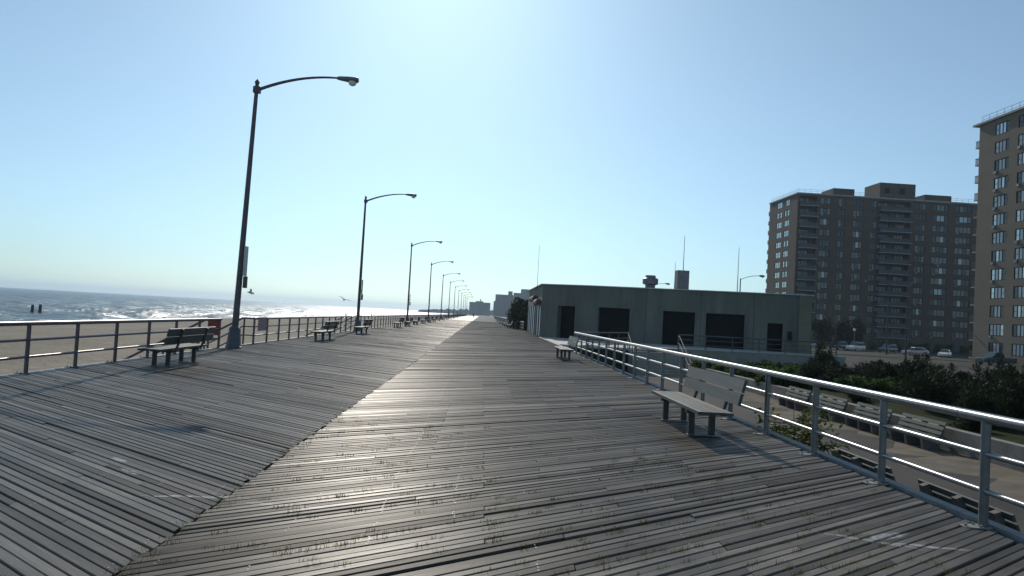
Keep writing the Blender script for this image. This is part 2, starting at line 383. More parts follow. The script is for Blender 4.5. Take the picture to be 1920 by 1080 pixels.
def lay(side):
    ang = R(40) if side < 0 else R(37); x0, x1 = (XL, XS) if side < 0 else (XS, XR)
    pitch = (BW + GAP) / math.cos(ang); y = -9.0 if side > 0 else .5 - 100 * pitch; k = 0
    # side<0: board leaves the seam to the left and away; side>0: to the right and away
    s = 1 if side > 0 else -1
    while y < 160:
        base = rnd.random() ; nj = rnd.choice((1, 1, 2)); cuts = sorted(rnd.uniform(x0 + 1, x1 - 1) for _ in range(nj))
        joist = [round(c / .62) * .62 + .11 for c in cuts]
        ends = [x0 + (rnd.uniform(-.035, .02) if side > 0 else rnd.uniform(-.02, .03))] + joist + [x1 + (rnd.uniform(-.05, .05) if side > 0 else rnd.uniform(-.03, .012))]
        for a, b in zip(ends[:-1], ends[1:]):
            if b - a < .4: continue
            tint = min(.92, max(.02, rnd.gauss(.45, .28)))
            if rnd.random() < .01: tint = .98
            rows.append(board(a + .004, b - .004, y, ang, XS, s, tint, rnd.uniform(-.003, .003) + (-.012 if rnd.random() < .03 else 0)))
        y += pitch; k += 1
lay(-1); lay(1)
def visible(v):
    best = 0
    for fr in (0, .25, .5, .75, 1):
        p = Vector(v[2]).lerp(Vector(v[8]), fr) - Vector((0, 0, 1.7)); dpt = p.dot(CF)
        if dpt > .5 and abs(p.dot(CR) / dpt) < .69 and abs(p.dot(CU) / dpt) < .39: best = max(best, 1 / dpt)
    return best
order = sorted(range(len(rows)), key=lambda i: -visible(rows[i][0]))
near = set(order[:300])
bv, bf, buv, bt = [], [], [], []
for i, (v, f, uvv, tint) in enumerate(rows):
    if i in near:
        me = bpy.data.meshes.new('plank'); me.from_pydata(v, [], f); l = me.uv_layers.new(name='UVMap')
        l.data.foreach_set('uv', [c for q in f for a in q for c in uvv[a]])
        me.attributes.new('tint', 'FLOAT', 'FACE').data.foreach_set('value', [tint] * len(f)); me.materials.append(M['deck'])
        link('plank', me, deck)
    else:
        n = len(bv); bv += v; bf += [tuple(n + a for a in q) for q in f]; buv += [c for q in f for a in q for c in uvv[a]]; bt += [tint] * len(f)
me = bpy.data.meshes.new('further_planks'); me.from_pydata(bv, [], bf); me.uv_layers.new(name='UVMap').data.foreach_set('uv', buv)
me.attributes.new('tint', 'FLOAT', 'FACE').data.foreach_set('value', bt); me.materials.append(M['deck'])
tag(link('further_planks', me, deck), kind='stuff')
# far deck where boards can no longer be told apart: striped sheet per side
def far_deck_mat(name, sgn, ang):
    m, t, p = new_mat(name); geo = N(t, 'NewGeometry'); sep = N(t, 'SeparateXYZ'); t.links.new(geo.outputs['Position'], sep.inputs[0])
    q = mathn(t, 'ADD', mathn(t, 'MULTIPLY', sep.outputs[1], math.cos(ang)), mathn(t, 'MULTIPLY', sep.outputs[0], -sgn * math.sin(ang)))
    fl = mathn(t, 'FLOOR', mathn(t, 'DIVIDE', q, BW + GAP)); wn = N(t, 'TexWhiteNoise', noise_dimensions='1D'); t.links.new(fl, wn.inputs['W'])
    big = noise(t, geo.outputs['Position'], .3, 5, .65)
    c = mixc(t, 1.0, ramp(t, wn.outputs[0], [(0, (.065, .062, .06)), (1, (.16, .153, .143))]), ramp(t, big, [(.3, (.65, .65, .65)), (.7, (1.1, 1.1, 1.08))]), 'MULTIPLY')
    t.links.new(c, p.inputs['Base Color']); p.inputs['Roughness'].default_value = .56; p.inputs['Specular IOR Level'].default_value = .28; p.inputs['Anisotropic'].default_value = .8; p.inputs['Anisotropic Rotation'].default_value = .25
    tg = N(t, 'Tangent', direction_type='UV_MAP'); t.links.new(tg.outputs[0], p.inputs['Tangent'])
    return m
for sgn, a, b, an in ((-1, XL, XS - .01, 40), (1, XS + .01, XR, 37)):
    fm = far_deck_mat('far_deck_boards', sgn, R(an)); q = MB()
    # starts along the slanted end of the last board
    yl = 160 + (XS - XL) * math.tan(R(40)) if sgn < 0 else 160; yr = 160 if sgn < 0 else 160 + (XR - XS) * math.tan(R(37))
    q.quad((a, yl - .05, -.006), (b, yr - .05, -.006), (b, 430, -.006), (a, 430, -.006)); q.uv = [(v[0] * math.cos(R(an)) + sgn * v[1] * math.sin(R(an)), -sgn * v[0] * math.sin(R(an)) + v[1] * math.cos(R(an))) for v in q.v]; tag(q.obj('far_planking', fm, deck), kind='stuff')
# edge beams
MB().box(XR + .035, XR + .16, -14, 62, -.3, .03).obj('edge_beam', M['kerb'], deck)
MB().box(XR + .035, XR + .16, 81.5, 430, -.3, .03).obj('edge_beam', M['kerb'], deck)
MB().box(XL - .16, XL - .035, -14, 430, -.3, -.012).obj('edge_beam', M['kerb'], deck)
# nail heads in rows above the joists
mb = MB(); r2 = random.Random(5)
for side in (-1, 1):
    ang = R(40) if side < 0 else R(37); s = 1 if side > 0 else -1; pitch = (BW + GAP) / math.cos(ang); x0, x1 = (XL, XS) if side < 0 else (XS, XR)
    lines = [x0 + .12] + [x0 + .12 + .62 * i for i in range(1, int((x1 - x0 - .2) / .62) + 1)] + [x1 - .12]
    for li, xj in enumerate(lines):
        y = (-9.0 if side > 0 else .5); wand = r2.uniform(0, 6)
        show = r2.choice((.08, .2, .45, .12))
        while y < 30:
            yy = y + (xj - XS) * math.tan(ang) * s
            if 2.5 < yy < 26 and r2.random() < show:
                for q in (-.024, .024):
                    x = xj + r2.uniform(-.008, .008) + .02 * math.sin(yy * 1.3 + wand); yq = y + (x - XS) * math.tan(ang) * s + q / math.cos(ang)
                    rr_ = r2.uniform(.0035, .006); mb.quad(*[(x + rr_ * math.cos(k * 1.0472), yq + rr_ * math.sin(k * 1.0472), .0062) for k in range(6)])
            y += pitch
tag(mb.obj('nail_heads', M['nail'], deck), kind='stuff')

# ------------------------------------------------------------------ grass in the gaps
def tint_attr(me, vals): me.attributes.new('tint', 'FLOAT', 'FACE').data.foreach_set('value', vals)
mb = MB(); tv = []; r3 = random.Random(11)
def tuft(x, y, n, h, sp):
    for _ in range(n):
        a = r3.uniform(0, 6.28); bx, by = x + r3.gauss(0, sp), y + r3.gauss(0, sp * .6); hh = h * r3.uniform(.4, 1.2); lean = r3.uniform(.2, 1.0) * hh
        dx, dy = math.cos(a), math.sin(a); wv = .0035
        mb.quad((bx - dy * wv, by + dx * wv, -.02), (bx + dy * wv, by - dx * wv, -.02), (bx + dx * lean, by + dy * lean, hh)); tv.append(r3.random())
for _ in range(130):          # along the seam
    y = 3.5 * math.exp(r3.uniform(0, 2.0)); tuft(XS + r3.gauss(0, .03), y, 14, .022, .03)
for _ in range(420):          # in gaps between the right-hand boards, in loose colonies
    cx, cy = r3.choice(((2.2, 5.6), (2.6, 6.6), (1.2, 5.4), (-.9, 5.0), (-1.2, 7.6), (-.5, 5.6), (2.0, 8.6), (2.8, 8.0), (-1.4, 10.5), (.2, 6.6), (3.4, 5.2)))
    x = cx + r3.gauss(0, .75); y = cy + r3.gauss(0, .8); x = min(max(x, XS + .05), XR - .2)
    pitch = (BW + GAP) / math.cos(R(37)); k = round((y - (x - XS) * math.tan(R(37)) + 9.0) / pitch - .5) + .5; y = -9.0 + k * pitch + (x - XS) * math.tan(R(37))
    for q in range(3): tuft(x + q * .035, y + q * .035 * math.tan(R(37)), 7, .032, .014)
for (x, y) in ((-3.05, 4.75), (-2.95, 4.66), (-2.85, 4.58), (-3.15, 4.84), (-2.75, 4.5)): tuft(x, y, 60, .035, .04)
me = mb.mesh('gap_grass', M['drygrass']); tint_attr(me, tv); tag(link('gap_grass', me), 'dry grass growing in the gaps between the deck boards', 'grass', kind='stuff')

# ------------------------------------------------------------------ railings
post_me = MB().tube([(0, 0, 0), (0, 0, .97)], .042, 12).mesh('post', M['rail'], True)
post_w = MB().tube([(0, 0, 0), (0, 0, .97)], .04, 10).mesh('post', M['rail_backlit'], True)
pb = MB().tube([(0, 0, 0), (0, 0, .012)], .085, 14)
pb.hexa([(-.2, -.06, .001), (-.05, -.08, .001), (-.05, .08, .001), (-.2, .06, .001)], [(-.2, -.05, .011), (-.05, -.08, .011), (-.05, .08, .011), (-.2, .05, .011)])
for (bx, by) in ((-.165, 0), (-.06, .055), (-.06, -.055)): pb.tube([(bx, by, .01), (bx, by, .03)], .014, 6)
plate_me = pb.mesh('base_plate', M['kerb'])
def railing(name, label, x, y0, y1, posts, pm, mats, plate=True, joints=()):
    root = empty(name, (x, y0, 0)); tag(root, label, 'railing')
    L = y1 - y0
    MB().tube([(0, -.04, 1.0), (0, L + .04, 1.0)], .048, 14).obj('top_rail', mats, root, True)
    for z in (.67, .33): MB().tube([(0, 0, z), (0, L, z)], .028, 10).obj('middle_rail', mats, root, True)
    for y in posts:
        p = link('post', pm, root, (0, y - y0, 0))
        if plate: link('base_plate', plate_me, p)
    for y in joints:
        MB().tube([(0, y - y0 - .004, 1.0), (0, y - y0 + .004, 1.0)], .0495, 14).obj('rail_joint', M['black'], root)
    return root
railing('railing', 'silver pipe railing in the right foreground behind the grey bench', 4.69, -3.9, 37.4, [-3.785 + 1.755 * i for i in range(24)], post_me, M['rail'], True, (7.1, 14.6, 22.4))
railing('railing', 'dark backlit pipe railing on the beach side, nearest stretch left of the first lamp', -9.02, -4.6, 26.2, [-4.5 + 1.8 * i for i in range(17)] + [26.15], post_w, M['rail_backlit'], True)
railing('railing', 'pipe railing between the first and second beach stairs', -9.02, 30.0, 52.0, [30.05 + 1.82 * i for i in range(12)] + [51.95], post_w, M['rail_backlit'], False)
railing('railing', 'long pipe railing receding past the second lamp on the beach side', -9.02, 56.0, 200, [56.05 + 1.82 * i for i in range(79)], post_w, M['rail_backlit'], False)
def far_rail(label, x, y0, y1, m):
    q = MB()
    for z, r_ in ((1.0, .048), (.67, .028), (.33, .028)): q.tube([(x, y0, z), (x, y1, z)], r_, 6)
    y = y0
    while y < y1: q.tube([(x, y, 0), (x, y, 1)], .04, 5); y += 1.82
    tag(q.obj('railing', m), label, 'railing')
far_rail('far end of the beach side railing near the vanishing point', -9.02, 200.5, 428, M['rail_backlit'])
far_rail('distant railing beyond the dark tree on the right of the boardwalk', 4.69, 84, 300, M['rail'])
# railing turning off to the stair, and terrace edge railing
def rail_line(label, pts, zs_, every=1.9, m=None):
    root = empty('railing', pts[0]); tag(root, label, 'railing'); o = Vector(pts[0]); P = [Vector(p) - o for p in pts]
    for z, r_ in zip(zs_, (.04, .025, .025)):
        MB().tube([p + Vector((0, 0, z)) for p in P], r_, 10).obj('top_rail' if z == zs_[0] else 'middle_rail', m or M['rail'], root, True)
    for a, b in zip(P[:-1], P[1:]):
        n = max(1, int((b - a).length / every))
        for i in range(n + (b == P[-1])): 
            p = a.lerp(b, i / n); MB().tube([p, p + Vector((0, 0, zs_[0]))], .035, 8).obj('post', m or M['rail'], root, True)
    return root
rail_line('dull pipe railing along the terrace edge before the low building', [(13.6, 51.2, 0), (25.6, 53.0, 0)], (1.0, .67, .33), m=M['dullrail'])
rail_line('short pipe railing running off to the right where the foreground railing ends', [(4.8, 37.6, 0), (8.2, 44.5, 0), (9.4, 47.2, 0)], (1.0, .67, .33), m=M['dullrail'])
# beach stairs with sloping handrails
def beach_stairs(y0, y1, label, lab2):
    st = empty('beach_stairs', (-9.2, y0, 0)); tag(st, label, 'stairs')
    for i in range(10):
        MB().box(-.32 * (i + 1), -.32 * i, .05, y1 - y0 - .05, -.18 * (i + 1) - .05, -.18 * (i + 1)).obj('step', M['deck_plain'], st)
    for k, y in enumerate((0, y1 - y0)):
        h = empty('stair_handrail', (-9.2, y0 + y, 0)); tag(h, lab2[k], 'handrail')
        for z, r_ in ((1.0, .04), (.67, .026), (.33, .026)):
            MB().tube([(.2, 0, z), (-.25, 0, z), (-3.3, 0, z - 1.75), (-3.9, 0, z - 1.75)], r_, 8).obj('rail', M['rail_backlit'], h, True)
        for xx in (-.2, -1.7, -3.3): MB().tube([(xx, 0, -.1 - max(0, -xx - .2) * .58 - .1), (xx, 0, 1.0 - max(0, -xx - .25) * .574)], .035, 8).obj('post', M['rail_backlit'], h, True)
M['deck_plain'] = mat('stair_timber', (.2, .19, .18), .7, 0, .3, 3)
beach_stairs(26.2, 30.0, 'wooden steps down to the sand beside the first lamp', ['sloping stair handrail holding the bright red panel', 'sloping stair handrail just right of the first lamp base'])
beach_stairs(52.0, 56.0, 'wooden steps down to the sand beside the second lamp', ['near sloping handrail of the steps at the second lamp', 'far sloping handrail of the steps at the second lamp'])
def panel(x0, y0, x1, y1, zt, h, m, label):
    q = MB(); q.bar((x0, y0, zt - h / 2), (x1, y1, zt - h / 2), .015, h); q.bar((x0, y0, zt - .01), (x1, y1, zt - .01), .1, .02)
    tag(q.obj('hanging_panel', m), label, 'panel')
panel(-9.42, 26.14, -9.05, 26.12, 1.06, .62, M['red'], 'bright red panel hung on the handrail left of the first lamp')
panel(-8.955, 30.35, -8.955, 31.5, 1.05, .55, M['red2'], 'faded red panel hung on the railing right of the first lamp')

# ------------------------------------------------------------------ deck benches
def uvbox(x0, x1, y0, y1, z0, z1):      # plank along Y with uv
    q = MB().box(x0, x1, y0, y1, z0, z1); o = rnd.uniform(0, 30)
    for f in q.f:
        for i in f:
            v = q.v[i]; q.uv.append((v[1] + o, v[0] + v[2] + o))
    return q
def bench_proto():
    b = empty('bench', (0, 0, 0))
    for i in range(5):
        x0 = -.265 + i * .106; me = uvbox(x0, x0 + .098, -1.5, 1.5, .405, .45).mesh('seat_slat', M['bench_wood']); tint_attr(me, [rnd.uniform(.2, .9)] * 6); link('seat_slat', me, b)
    for k, (z0, z1) in enumerate(((.565, .745), (.757, .945))):
        q = uvbox(0, .045, -1.48, 1.48, 0, z1 - z0); me = q.mesh('back_plank', M['bench_wood']); tint_attr(me, [.55 + .2 * k] * 6)
        o = link('back_plank', me, b, (.285 + (z0 - .45) * .25, 0, z0)); o.rotation_euler = (0, R(14), 0)
    for s in (-.8, .8):
        MB().bar((-.16, s, 0), (-.16, s, .37), .09, .07, (0, 1, 0)).obj('leg', M['steel'], b); MB().bar((.16, s, 0), (.16, s, .37), .09, .07, (0, 1, 0)).obj('leg', M['steel'], b)
        MB().box(-.25, .27, s - .045, s + .045, .345, .402).obj('seat_bearer', M['steel'], b)
        MB().box(-.22, .3, s - .06, s + .06, 0.008, .022).obj('foot_plate', M['kerb'], b)
        q = MB().bar((.31, s, .36), (.39, s, .58), .045, .05, (0, 1, 0)); q.bar((.39, s, .58), (.472, s, .91), .045, .05, (0, 1, 0)); q.obj('back_support', M['steel'], b)
    return b
bp = bench_proto(); bk = kids_of(bp)
def bench_at(x, y, label, first=False, rz=0, group=None):
    c = bp if first else copy_thing(bp, bk, (x, y, .008))
    c.location = (x, y, .008); c.rotation_euler.z = rz; tag(c, label, 'bench', group); c['group'] = 'wooden benches on the boardwalk'
bench_at(3.46, 12.25, 'grey wooden bench in the right foreground against the silver railing', True)
bench_at(3.46, 31.2, 'grey wooden bench at the far end of the silver railing, before the low building')
bench_at(-7.62, 19.05, 'dark backlit wooden bench on the left, nearest one to the beach railing')
ords = ['second', 'third', 'fourth', 'fifth', 'sixth', 'seventh', 'eighth', 'ninth', 'tenth', 'eleventh', 'twelfth', 'thirteenth', 'fourteenth', 'fifteenth']
for o_, y in zip(ords, (36.0, 47.5, 68, 76.5, 86, 97, 108, 120, 133, 147, 162, 180, 200, 222)):
    bench_at(-7.62 + rnd.uniform(-.1, .1), y, o_ + ' bench from the camera along the beach side railing', rz=rnd.uniform(-.02, .02))
for o_, y in zip(['nearest', 'second', 'third', 'fourth', 'fifth', 'sixth'], (97, 112, 121, 138, 158, 182)):
    bench_at(3.5, y, o_ + ' bench of the right hand row beyond the low building')

# ------------------------------------------------------------------ lamp posts
def arm_pts(L, rise): return [(L * t, 0, rise * (1.9 * t - .95 * t * t) if t < 1 else rise * .95) for t in [i / 12 for i in range(13)]]
def lamp_proto():
    l = empty('street_lamp')
    q = MB(); prev = None
    q.tube([(0, 0, 0), (0, 0, .06), (0, 0, .07), (0, 0, .66), (0, 0, .7), (0, 0, .78)], [.27, .27, .25, .19, .2, .12], 8); q.obj('pedestal', M['pedestal'], l)
    q = MB().tube([(0, 0, .7), (0, 0, 3), (0, 0, 6), (0, 0, 9.45)], [.112, .1, .085, .065], 14); q.tube([(0, 0, 9.45), (0, 0, 9.5), (0, 0, 9.6)], [.085, .085, .01], 8); q.obj('pole', M['pole'], l, True)
    P = [(.06 + x, 0, 9.22 + z) for x, y, z in arm_pts(2.75, .7)]
    MB().tube(P, [.06 - .025 * i / 12 for i in range(13)], 10).obj('arm', M['pole'], l, True)
    MB().box(-.1, .13, -.1, .1, 9.1, 9.32).obj('arm_clamp', M['pole'], l)
    h = MB(); e = P[-1]; sec = [(0, .05, .05, .06), (.08, .09, .07, .075), (.4, .15, .08, .12), (.68, .16, .08, .13), (.76, .1, .05, .1)]
    ring = []
    for (dx, hw, top, bot) in sec:
        n = len(h.v)
        for j in range(12):
            a = 2 * math.pi * j / 12; zz = math.sin(a); h.v.append((e[0] + dx, hw * math.cos(a), e[2] + (top * zz if zz > 0 else bot * zz)))
        ring.append(n)
    for a, b in zip(ring[:-1], ring[1:]):
        for j in range(12): h.f.append((a + j, b + j, b + (j + 1) % 12, a + (j + 1) % 12)); h.m.append(0)
    h.f.append(tuple(ring[0] + j for j in range(12))); h.f.append(tuple(ring[-1] + j for j in reversed(range(12)))); h.m += [0, 0]
    hd = h.obj('lamp_head', M['lampmetal'], l, True)
    q = MB()
    for i in range(5):
        pass
    q.tube([(e[0] + .55, 0, e[2] - .09), (e[0] + .55, 0, e[2] - .16), (e[0] + .55, 0, e[2] - .22), (e[0] + .55, 0, e[2] - .245)], [.145, .14, .1, .03], 14); q.obj('lens', M['lens'], hd, True)
    return l
lp = lamp_proto(); lk = kids_of(lp)
lamp_y = [26.7, 53.2, 88, 122, 158, 193, 228, 263, 298, 333, 368, 403]
names = ['nearest', 'second', 'third', 'fourth', 'fifth', 'sixth', 'seventh', 'eighth', 'ninth', 'tenth', 'eleventh', 'twelfth']
for i, y in enumerate(lamp_y):
    lab = 'tall curved arm street lamp, ' + names[i] + ' of the beach side row'
    o = lp if i == 0 else copy_thing(lp, lk, (0, 0, 0))
    o.location = (-8.69 if i == 0 else -8.78, y, 0); tag(o, lab, 'street lamp', 'street lamps along the boardwalk')
    o.rotation_euler = (0, R(1.2) if i == 0 else R(rnd.uniform(-.3, .2)), R(rnd.uniform(-2, 2)))
def pole_sign(x, y, z0, z1, w_, label, m=None):
    r = empty('pole_sign', (x, y, z0)); tag(r, label, 'sign')
    MB().bar((0, -w_ / 2, (z1 - z0) / 2), (0, w_ / 2, (z1 - z0) / 2), .03, z1 - z0).obj('plate', m or M['sign'], r)
    MB().box(-.03, .09, -.07, .07, -.42, -.01).obj('box', M['pole'], r)
    MB().box(-.09, -.015, -.05, .05, .2, .28).obj('bracket', M['pole'], r)
pole_sign(-8.44, 26.62, 2.55, 3.6, .36, 'pale sign plate seen nearly edge on, on the nearest lamp post')
pole_sign(-8.6, 53.1, 2.6, 3.6, .36, 'sign plate on the second lamp post', M['pole'])
pole_sign(-8.6, 87.9, 2.6, 3.5, .36, 'small sign plate on the third lamp post', M['pole'])

# ------------------------------------------------------------------ lower path, wall, terrace, stair
tag(MB().box(5.2, 13.5, -30, 58, -1.75, -1.5).obj('path', M['path']), kind='structure')
# sand drifted along the wall foot
q = MB(); r4 = random.Random(8)
yy = 4.0; pr = []
while yy < 50: pr.append((yy, 13.45 - abs(r4.gauss(1.5, .8)) - .3)); yy += r4.uniform(.5, 1.4)
for (ya, xa), (yb, xb) in zip(pr[:-1], pr[1:]): q.quad((xa, ya, -1.497), (13.5, ya, -1.46), (13.5, yb, -1.46), (xb, yb, -1.497))
tag(q.obj('sand_drift', M['drift']), 'pale sand blown along the foot of the low concrete wall', 'sand', kind='stuff')
wl = empty('low_wall', (13.5, 4, -1.5)); tag(wl, 'low grey concrete wall behind the row of green slatted benches', 'wall')
for i in range(16): MB().box(0, .3, i * 2.8 + .006, (i + 1) * 2.8 - .006, -.1, .66).obj('wall_section', M['concrete'], wl)
bed = MB(); nxb, nyb = 16, 26
for j in range(nyb):
    for i in range(nxb):
        x = 13.8 + 22 * i / (nxb - 1); y = 4 + 64 * j / (nyb - 1); bed.v.append((x, y, -1.02 + .18 * math.sin(x * .9 + y * .35) * min(1, i / 3) - .5 * max(0, (i - 11) / 4) - .55 * max(0, (j - 20) / 5)))
for j in range(nyb - 1):
    for i in range(nxb - 1): a = j * nxb + i; bed.f.append((a, a + 1, a + nxb + 1, a + nxb)); bed.m.append(0)
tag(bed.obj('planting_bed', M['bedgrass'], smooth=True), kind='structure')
tag(MB().hexa([(12.9, 50.8, -1.7), (26.2, 52.8, -1.7), (26.2, 58, -1.7), (12.9, 62, -1.7)], [(12.9, 50.8, 0), (26.2, 52.8, 0), (26.2, 58, 0), (12.9, 62, 0)]).obj('terrace', [M['retain']]), kind='structure')
tag(MB().hexa([(12.85, 50.75, .004), (26.25, 52.75, .004), (26.25, 57, .004), (4.95, 63.5, .004)], [(12.85, 50.75, .05), (26.25, 52.75, .05), (26.25, 57, .05), (4.95, 63.5, .05)]).obj('terrace_paving', [M['slab']]), kind='structure')
tag(MB().hexa([(4.95, 47.5, -1.7), (9.5, 47.5, -1.7), (12.9, 50.9, -1.7), (4.95, 63.4, -1.7)], [(4.95, 47.5, -.12), (9.5, 47.5, -.12), (12.85, 50.9, -.12), (4.95, 63.4, -.12)]).obj('ramp_landing', [M['under']]), kind='structure')  # near-black block stands in for the shaded space under the slab
tag(MB().hexa([(4.93, 47.4, -.118), (9.52, 47.4, -.118), (12.83, 50.9, -.118), (4.93, 63.3, -.118)], [(4.93, 47.4, .03), (9.52, 47.4, .03), (12.83, 50.9, .03), (4.93, 63.3, .03)]).obj('landing_slab', [M['slab']]), kind='structure')
st = empty('stair', (9.4, 47.4, 0)); tag(st, 'concrete stair from the landing down to the lower path', 'stair')
for i in range(9): MB().box(0, 3.2, -.32 * (i + 1), -.32 * i - .002, -1.7, -.165 * (i + 1) + .03).obj('step', M['retain'], st)
for k, x in enumerate((9.35, 12.65)):
    h = empty('stair_handrail', (x, 47.4, 0)); tag(h, ('left' if k == 0 else 'right') + ' steel handrail of the concrete stair by the low building', 'handrail')
    for z in (.95, .5): MB().tube([(0, .3, z), (0, 0, z), (0, -2.9, z - 1.5), (0, -3.3, z - 1.5)], .025, 8).obj('rail', M['dullrail'], h, True)
    for yy in (.1, -1.45, -2.9): MB().tube([(0, yy, min(0, yy * .517) - .1), (0, yy, .95 + min(0, yy * .517))], .025, 8).obj('post', M['dullrail'], h, True)
# green slatted benches on concrete supports
def park_bench():
    b = empty('park_bench')
    for s in (-.85, 0, .85):
        q = MB().hexa([(-.3, s - .06, 0), (.12, s - .06, 0), (.12, s + .06, 0), (-.3, s + .06, 0)], [(-.36, s - .06, .4), (.2, s - .06, .38), (.2, s + .06, .38), (-.36, s + .06, .4)])
        q.hexa([(.06, s - .06, .37), (.22, s - .06, .37), (.22, s + .06, .37), (.06, s + .06, .37)], [(.22, s - .06, .84), (.34, s - .06, .8), (.34, s + .06, .8), (.22, s + .06, .84)]); q.obj('support', M['conc_dark'], b)
    for i in range(4): MB().box(-.36 + i * .125, -.36 + i * .125 + .1, -1.12, 1.12, .402, .44).obj('seat_slat', M['greenwood'], b)
    for i in range(3): MB().bar((.085 + i * .058, -1.12, .53 + i * .135), (.085 + i * .058, 1.12, .53 + i * .135), .035, .1, (.4, 0, 1)).obj('back_slat', M['greenwood'], b)
    return b
pb_ = park_bench(); pk = kids_of(pb_); first = True
row = [('first', 30.6), ('second', 27.6), ('third', 24.7), ('fourth', 21.9)]
for o_, y in row:
    lab = {'first': 'farthest', 'second': 'second farthest', 'third': 'third farthest', 'fourth': 'nearest'}[o_] + ' of the four green slatted benches against the low wall'
    c = pb_ if first else copy_thing(pb_, pk, (0, 0, 0)); first = False
    c.location = (13.1, y, -1.5); c.rotation_euler.z = rnd.uniform(-.03, .03); tag(c, lab, 'bench', 'green slatted park benches')
for lab, y in (('lower path bench seen from behind, below the third railing post', 17.6), ('lower path bench seen from behind between the two nearest railing posts', 14.3), ('lower path bench seen from behind at the right edge of the picture', 11.2)):
    c = copy_thing(pb_, pk, (7.65, y, -1.5), math.pi); tag(c, lab, 'bench', 'green slatted park benches')

# ------------------------------------------------------------------ low concession building
A_, K_, B_ = (4.92, 62.6), (8.6, 60.5), (24.7, 55.3)
C_, D_ = (29.5, 72), (4.92, 81.5); ZT = 4.42
cb = empty('concession_building', (A_[0], A_[1], 0)); tag(cb, 'low pale green flat roofed concession building with dark shuttered openings', 'building'); org = Vector((A_[0], A_[1], 0))
L2 = lambda p: (p[0] - A_[0], p[1] - A_[1])
def seg(p0, p1, holes, m, name='wall', depth=.8, z1=ZT):
    q = MB(); P = wall_grid(L2(p0), L2(p1), -.3, z1, holes, depth, q); o = q.obj(name, m, cb); return P, o
def ux(p0, p1, x):      # distance along p0-p1 where world x is met
    t = (x - p0[0]) / (p1[0] - p0[0]); return t * math.hypot(p1[0] - p0[0], p1[1] - p0[1])
h1 = [(ux(A_, K_, 6.2), ux(A_, K_, 7.55), .03, 2.72)]
P1, _ = seg(A_, K_, h1, M['stucco'])
xs2 = [(9.35, 11.75), (14.25, 16.6), (17.4, 20.15), (21.75, 22.8)]
h2 = [(ux(K_, B_, a), ux(K_, B_, b), .06, t) for (a, b), t in zip(xs2, (2.75, 2.72, 2.72, 2.2))]
P2, _ = seg(K_, B_, h2, M['stucco'])
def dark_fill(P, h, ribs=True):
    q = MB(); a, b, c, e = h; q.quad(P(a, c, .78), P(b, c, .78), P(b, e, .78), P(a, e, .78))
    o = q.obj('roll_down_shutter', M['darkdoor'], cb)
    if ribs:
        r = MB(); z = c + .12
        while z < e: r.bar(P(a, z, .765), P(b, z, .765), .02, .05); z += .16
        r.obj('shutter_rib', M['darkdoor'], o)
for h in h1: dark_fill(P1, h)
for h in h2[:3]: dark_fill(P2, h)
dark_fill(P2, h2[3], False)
# shallow panel over the door, meter box, pilaster at the right end
q = MB(); u0, u1 = ux(K_, B_, 20.9), ux(K_, B_, 23.5)
for a, b, c, e in ((u0, u1, 2.62, 2.68), (u0, u0 + .06, .1, 2.62), (u1 - .06, u1, .1, 2.62)): q.hexa([P2(a, c, 0), P2(b, c, 0), P2(b, c, -.03), P2(a, c, -.03)], [P2(a, e, 0), P2(b, e, 0), P2(b, e, -.03), P2(a, e, -.03)])
q.obj('door_surround', M['stucco'], cb)
u0 = ux(K_, B_, 23.15); q = MB().hexa([P2(u0, .9, 0), P2(u0 + .3, .9, 0), P2(u0 + .3, .9, -.18), P2(u0, .9, -.18)], [P2(u0, 1.65, 0), P2(u0 + .3, 1.65, 0), P2(u0 + .3, 1.65, -.18), P2(u0, 1.65, -.18)]); q.obj('meter_box', M['darkdoor'], cb)
Le = ux(K_, B_, B_[0]); q = MB().hexa([P2(Le - .9, 0.05, 0), P2(Le, .05, 0), P2(Le, .05, -.12), P2(Le - .9, .05, -.12)], [P2(Le - .9, ZT - .02, 0), P2(Le, ZT - .02, 0), P2(Le, ZT - .02, -.12), P2(Le - .9, ZT - .02, -.12)]); q.obj('pilaster', M['stucco2'], cb)
for xj in (12.95, 17.0, 20.75):
    u0 = ux(K_, B_, xj); MB().hexa([P2(u0, .05, 0), P2(u0 + .03, .05, 0), P2(u0 + .03, .05, -.012), P2(u0, .05, -.012)], [P2(u0, ZT - .03, 0), P2(u0 + .03, ZT - .03, 0), P2(u0 + .03, ZT - .03, -.012), P2(u0, ZT - .03, -.012)]).obj('wall_joint', M['black'], cb)
seg(B_, C_, [], M['stucco2']); seg(C_, D_, [], M['stucco']); 
# boardwalk side with pale shutters
hs = [(1.0 + i * 2.55, 1.0 + i * 2.55 + 2.2, .05, 2.75) for i in range(7)]
P3, _ = seg(D_, A_, hs, M['stucco'])
for h in hs:
    a, b, c, e = h; q = MB().quad(P3(a, c, .02), P3(b, c, .02), P3(b, e, .02), P3(a, e, .02)); s_ = q.obj('shutter', M['shutter'], cb)
    r = MB(); z = c + .1
    while z < e: r.bar(P3(a, z, .015), P3(b, z, .015), .015, .03); z += .2
    r.obj('shutter_rib', M['shutter'], s_)
    for u in (a, b - .1): MB().bar(P3(u + .05, c, -.01), P3(u + .05, e, -.01), .1, .06, (1, 0, 0)).obj('shutter_post', M['black'], cb)
def housing(u0, u1, z, r_):
    q = MB().tube([P3(u0, z, -.25), P3(u1, z, -.25)], r_, 12); q.bar(P3(u0, z, -.08), P3(u1, z, -.08), .3, .12); q.obj('awning_housing', M['awning'], cb, False)
housing(8.5, 14.0, 3.35, .27); housing(14.6, 18.4, 2.95, .27)
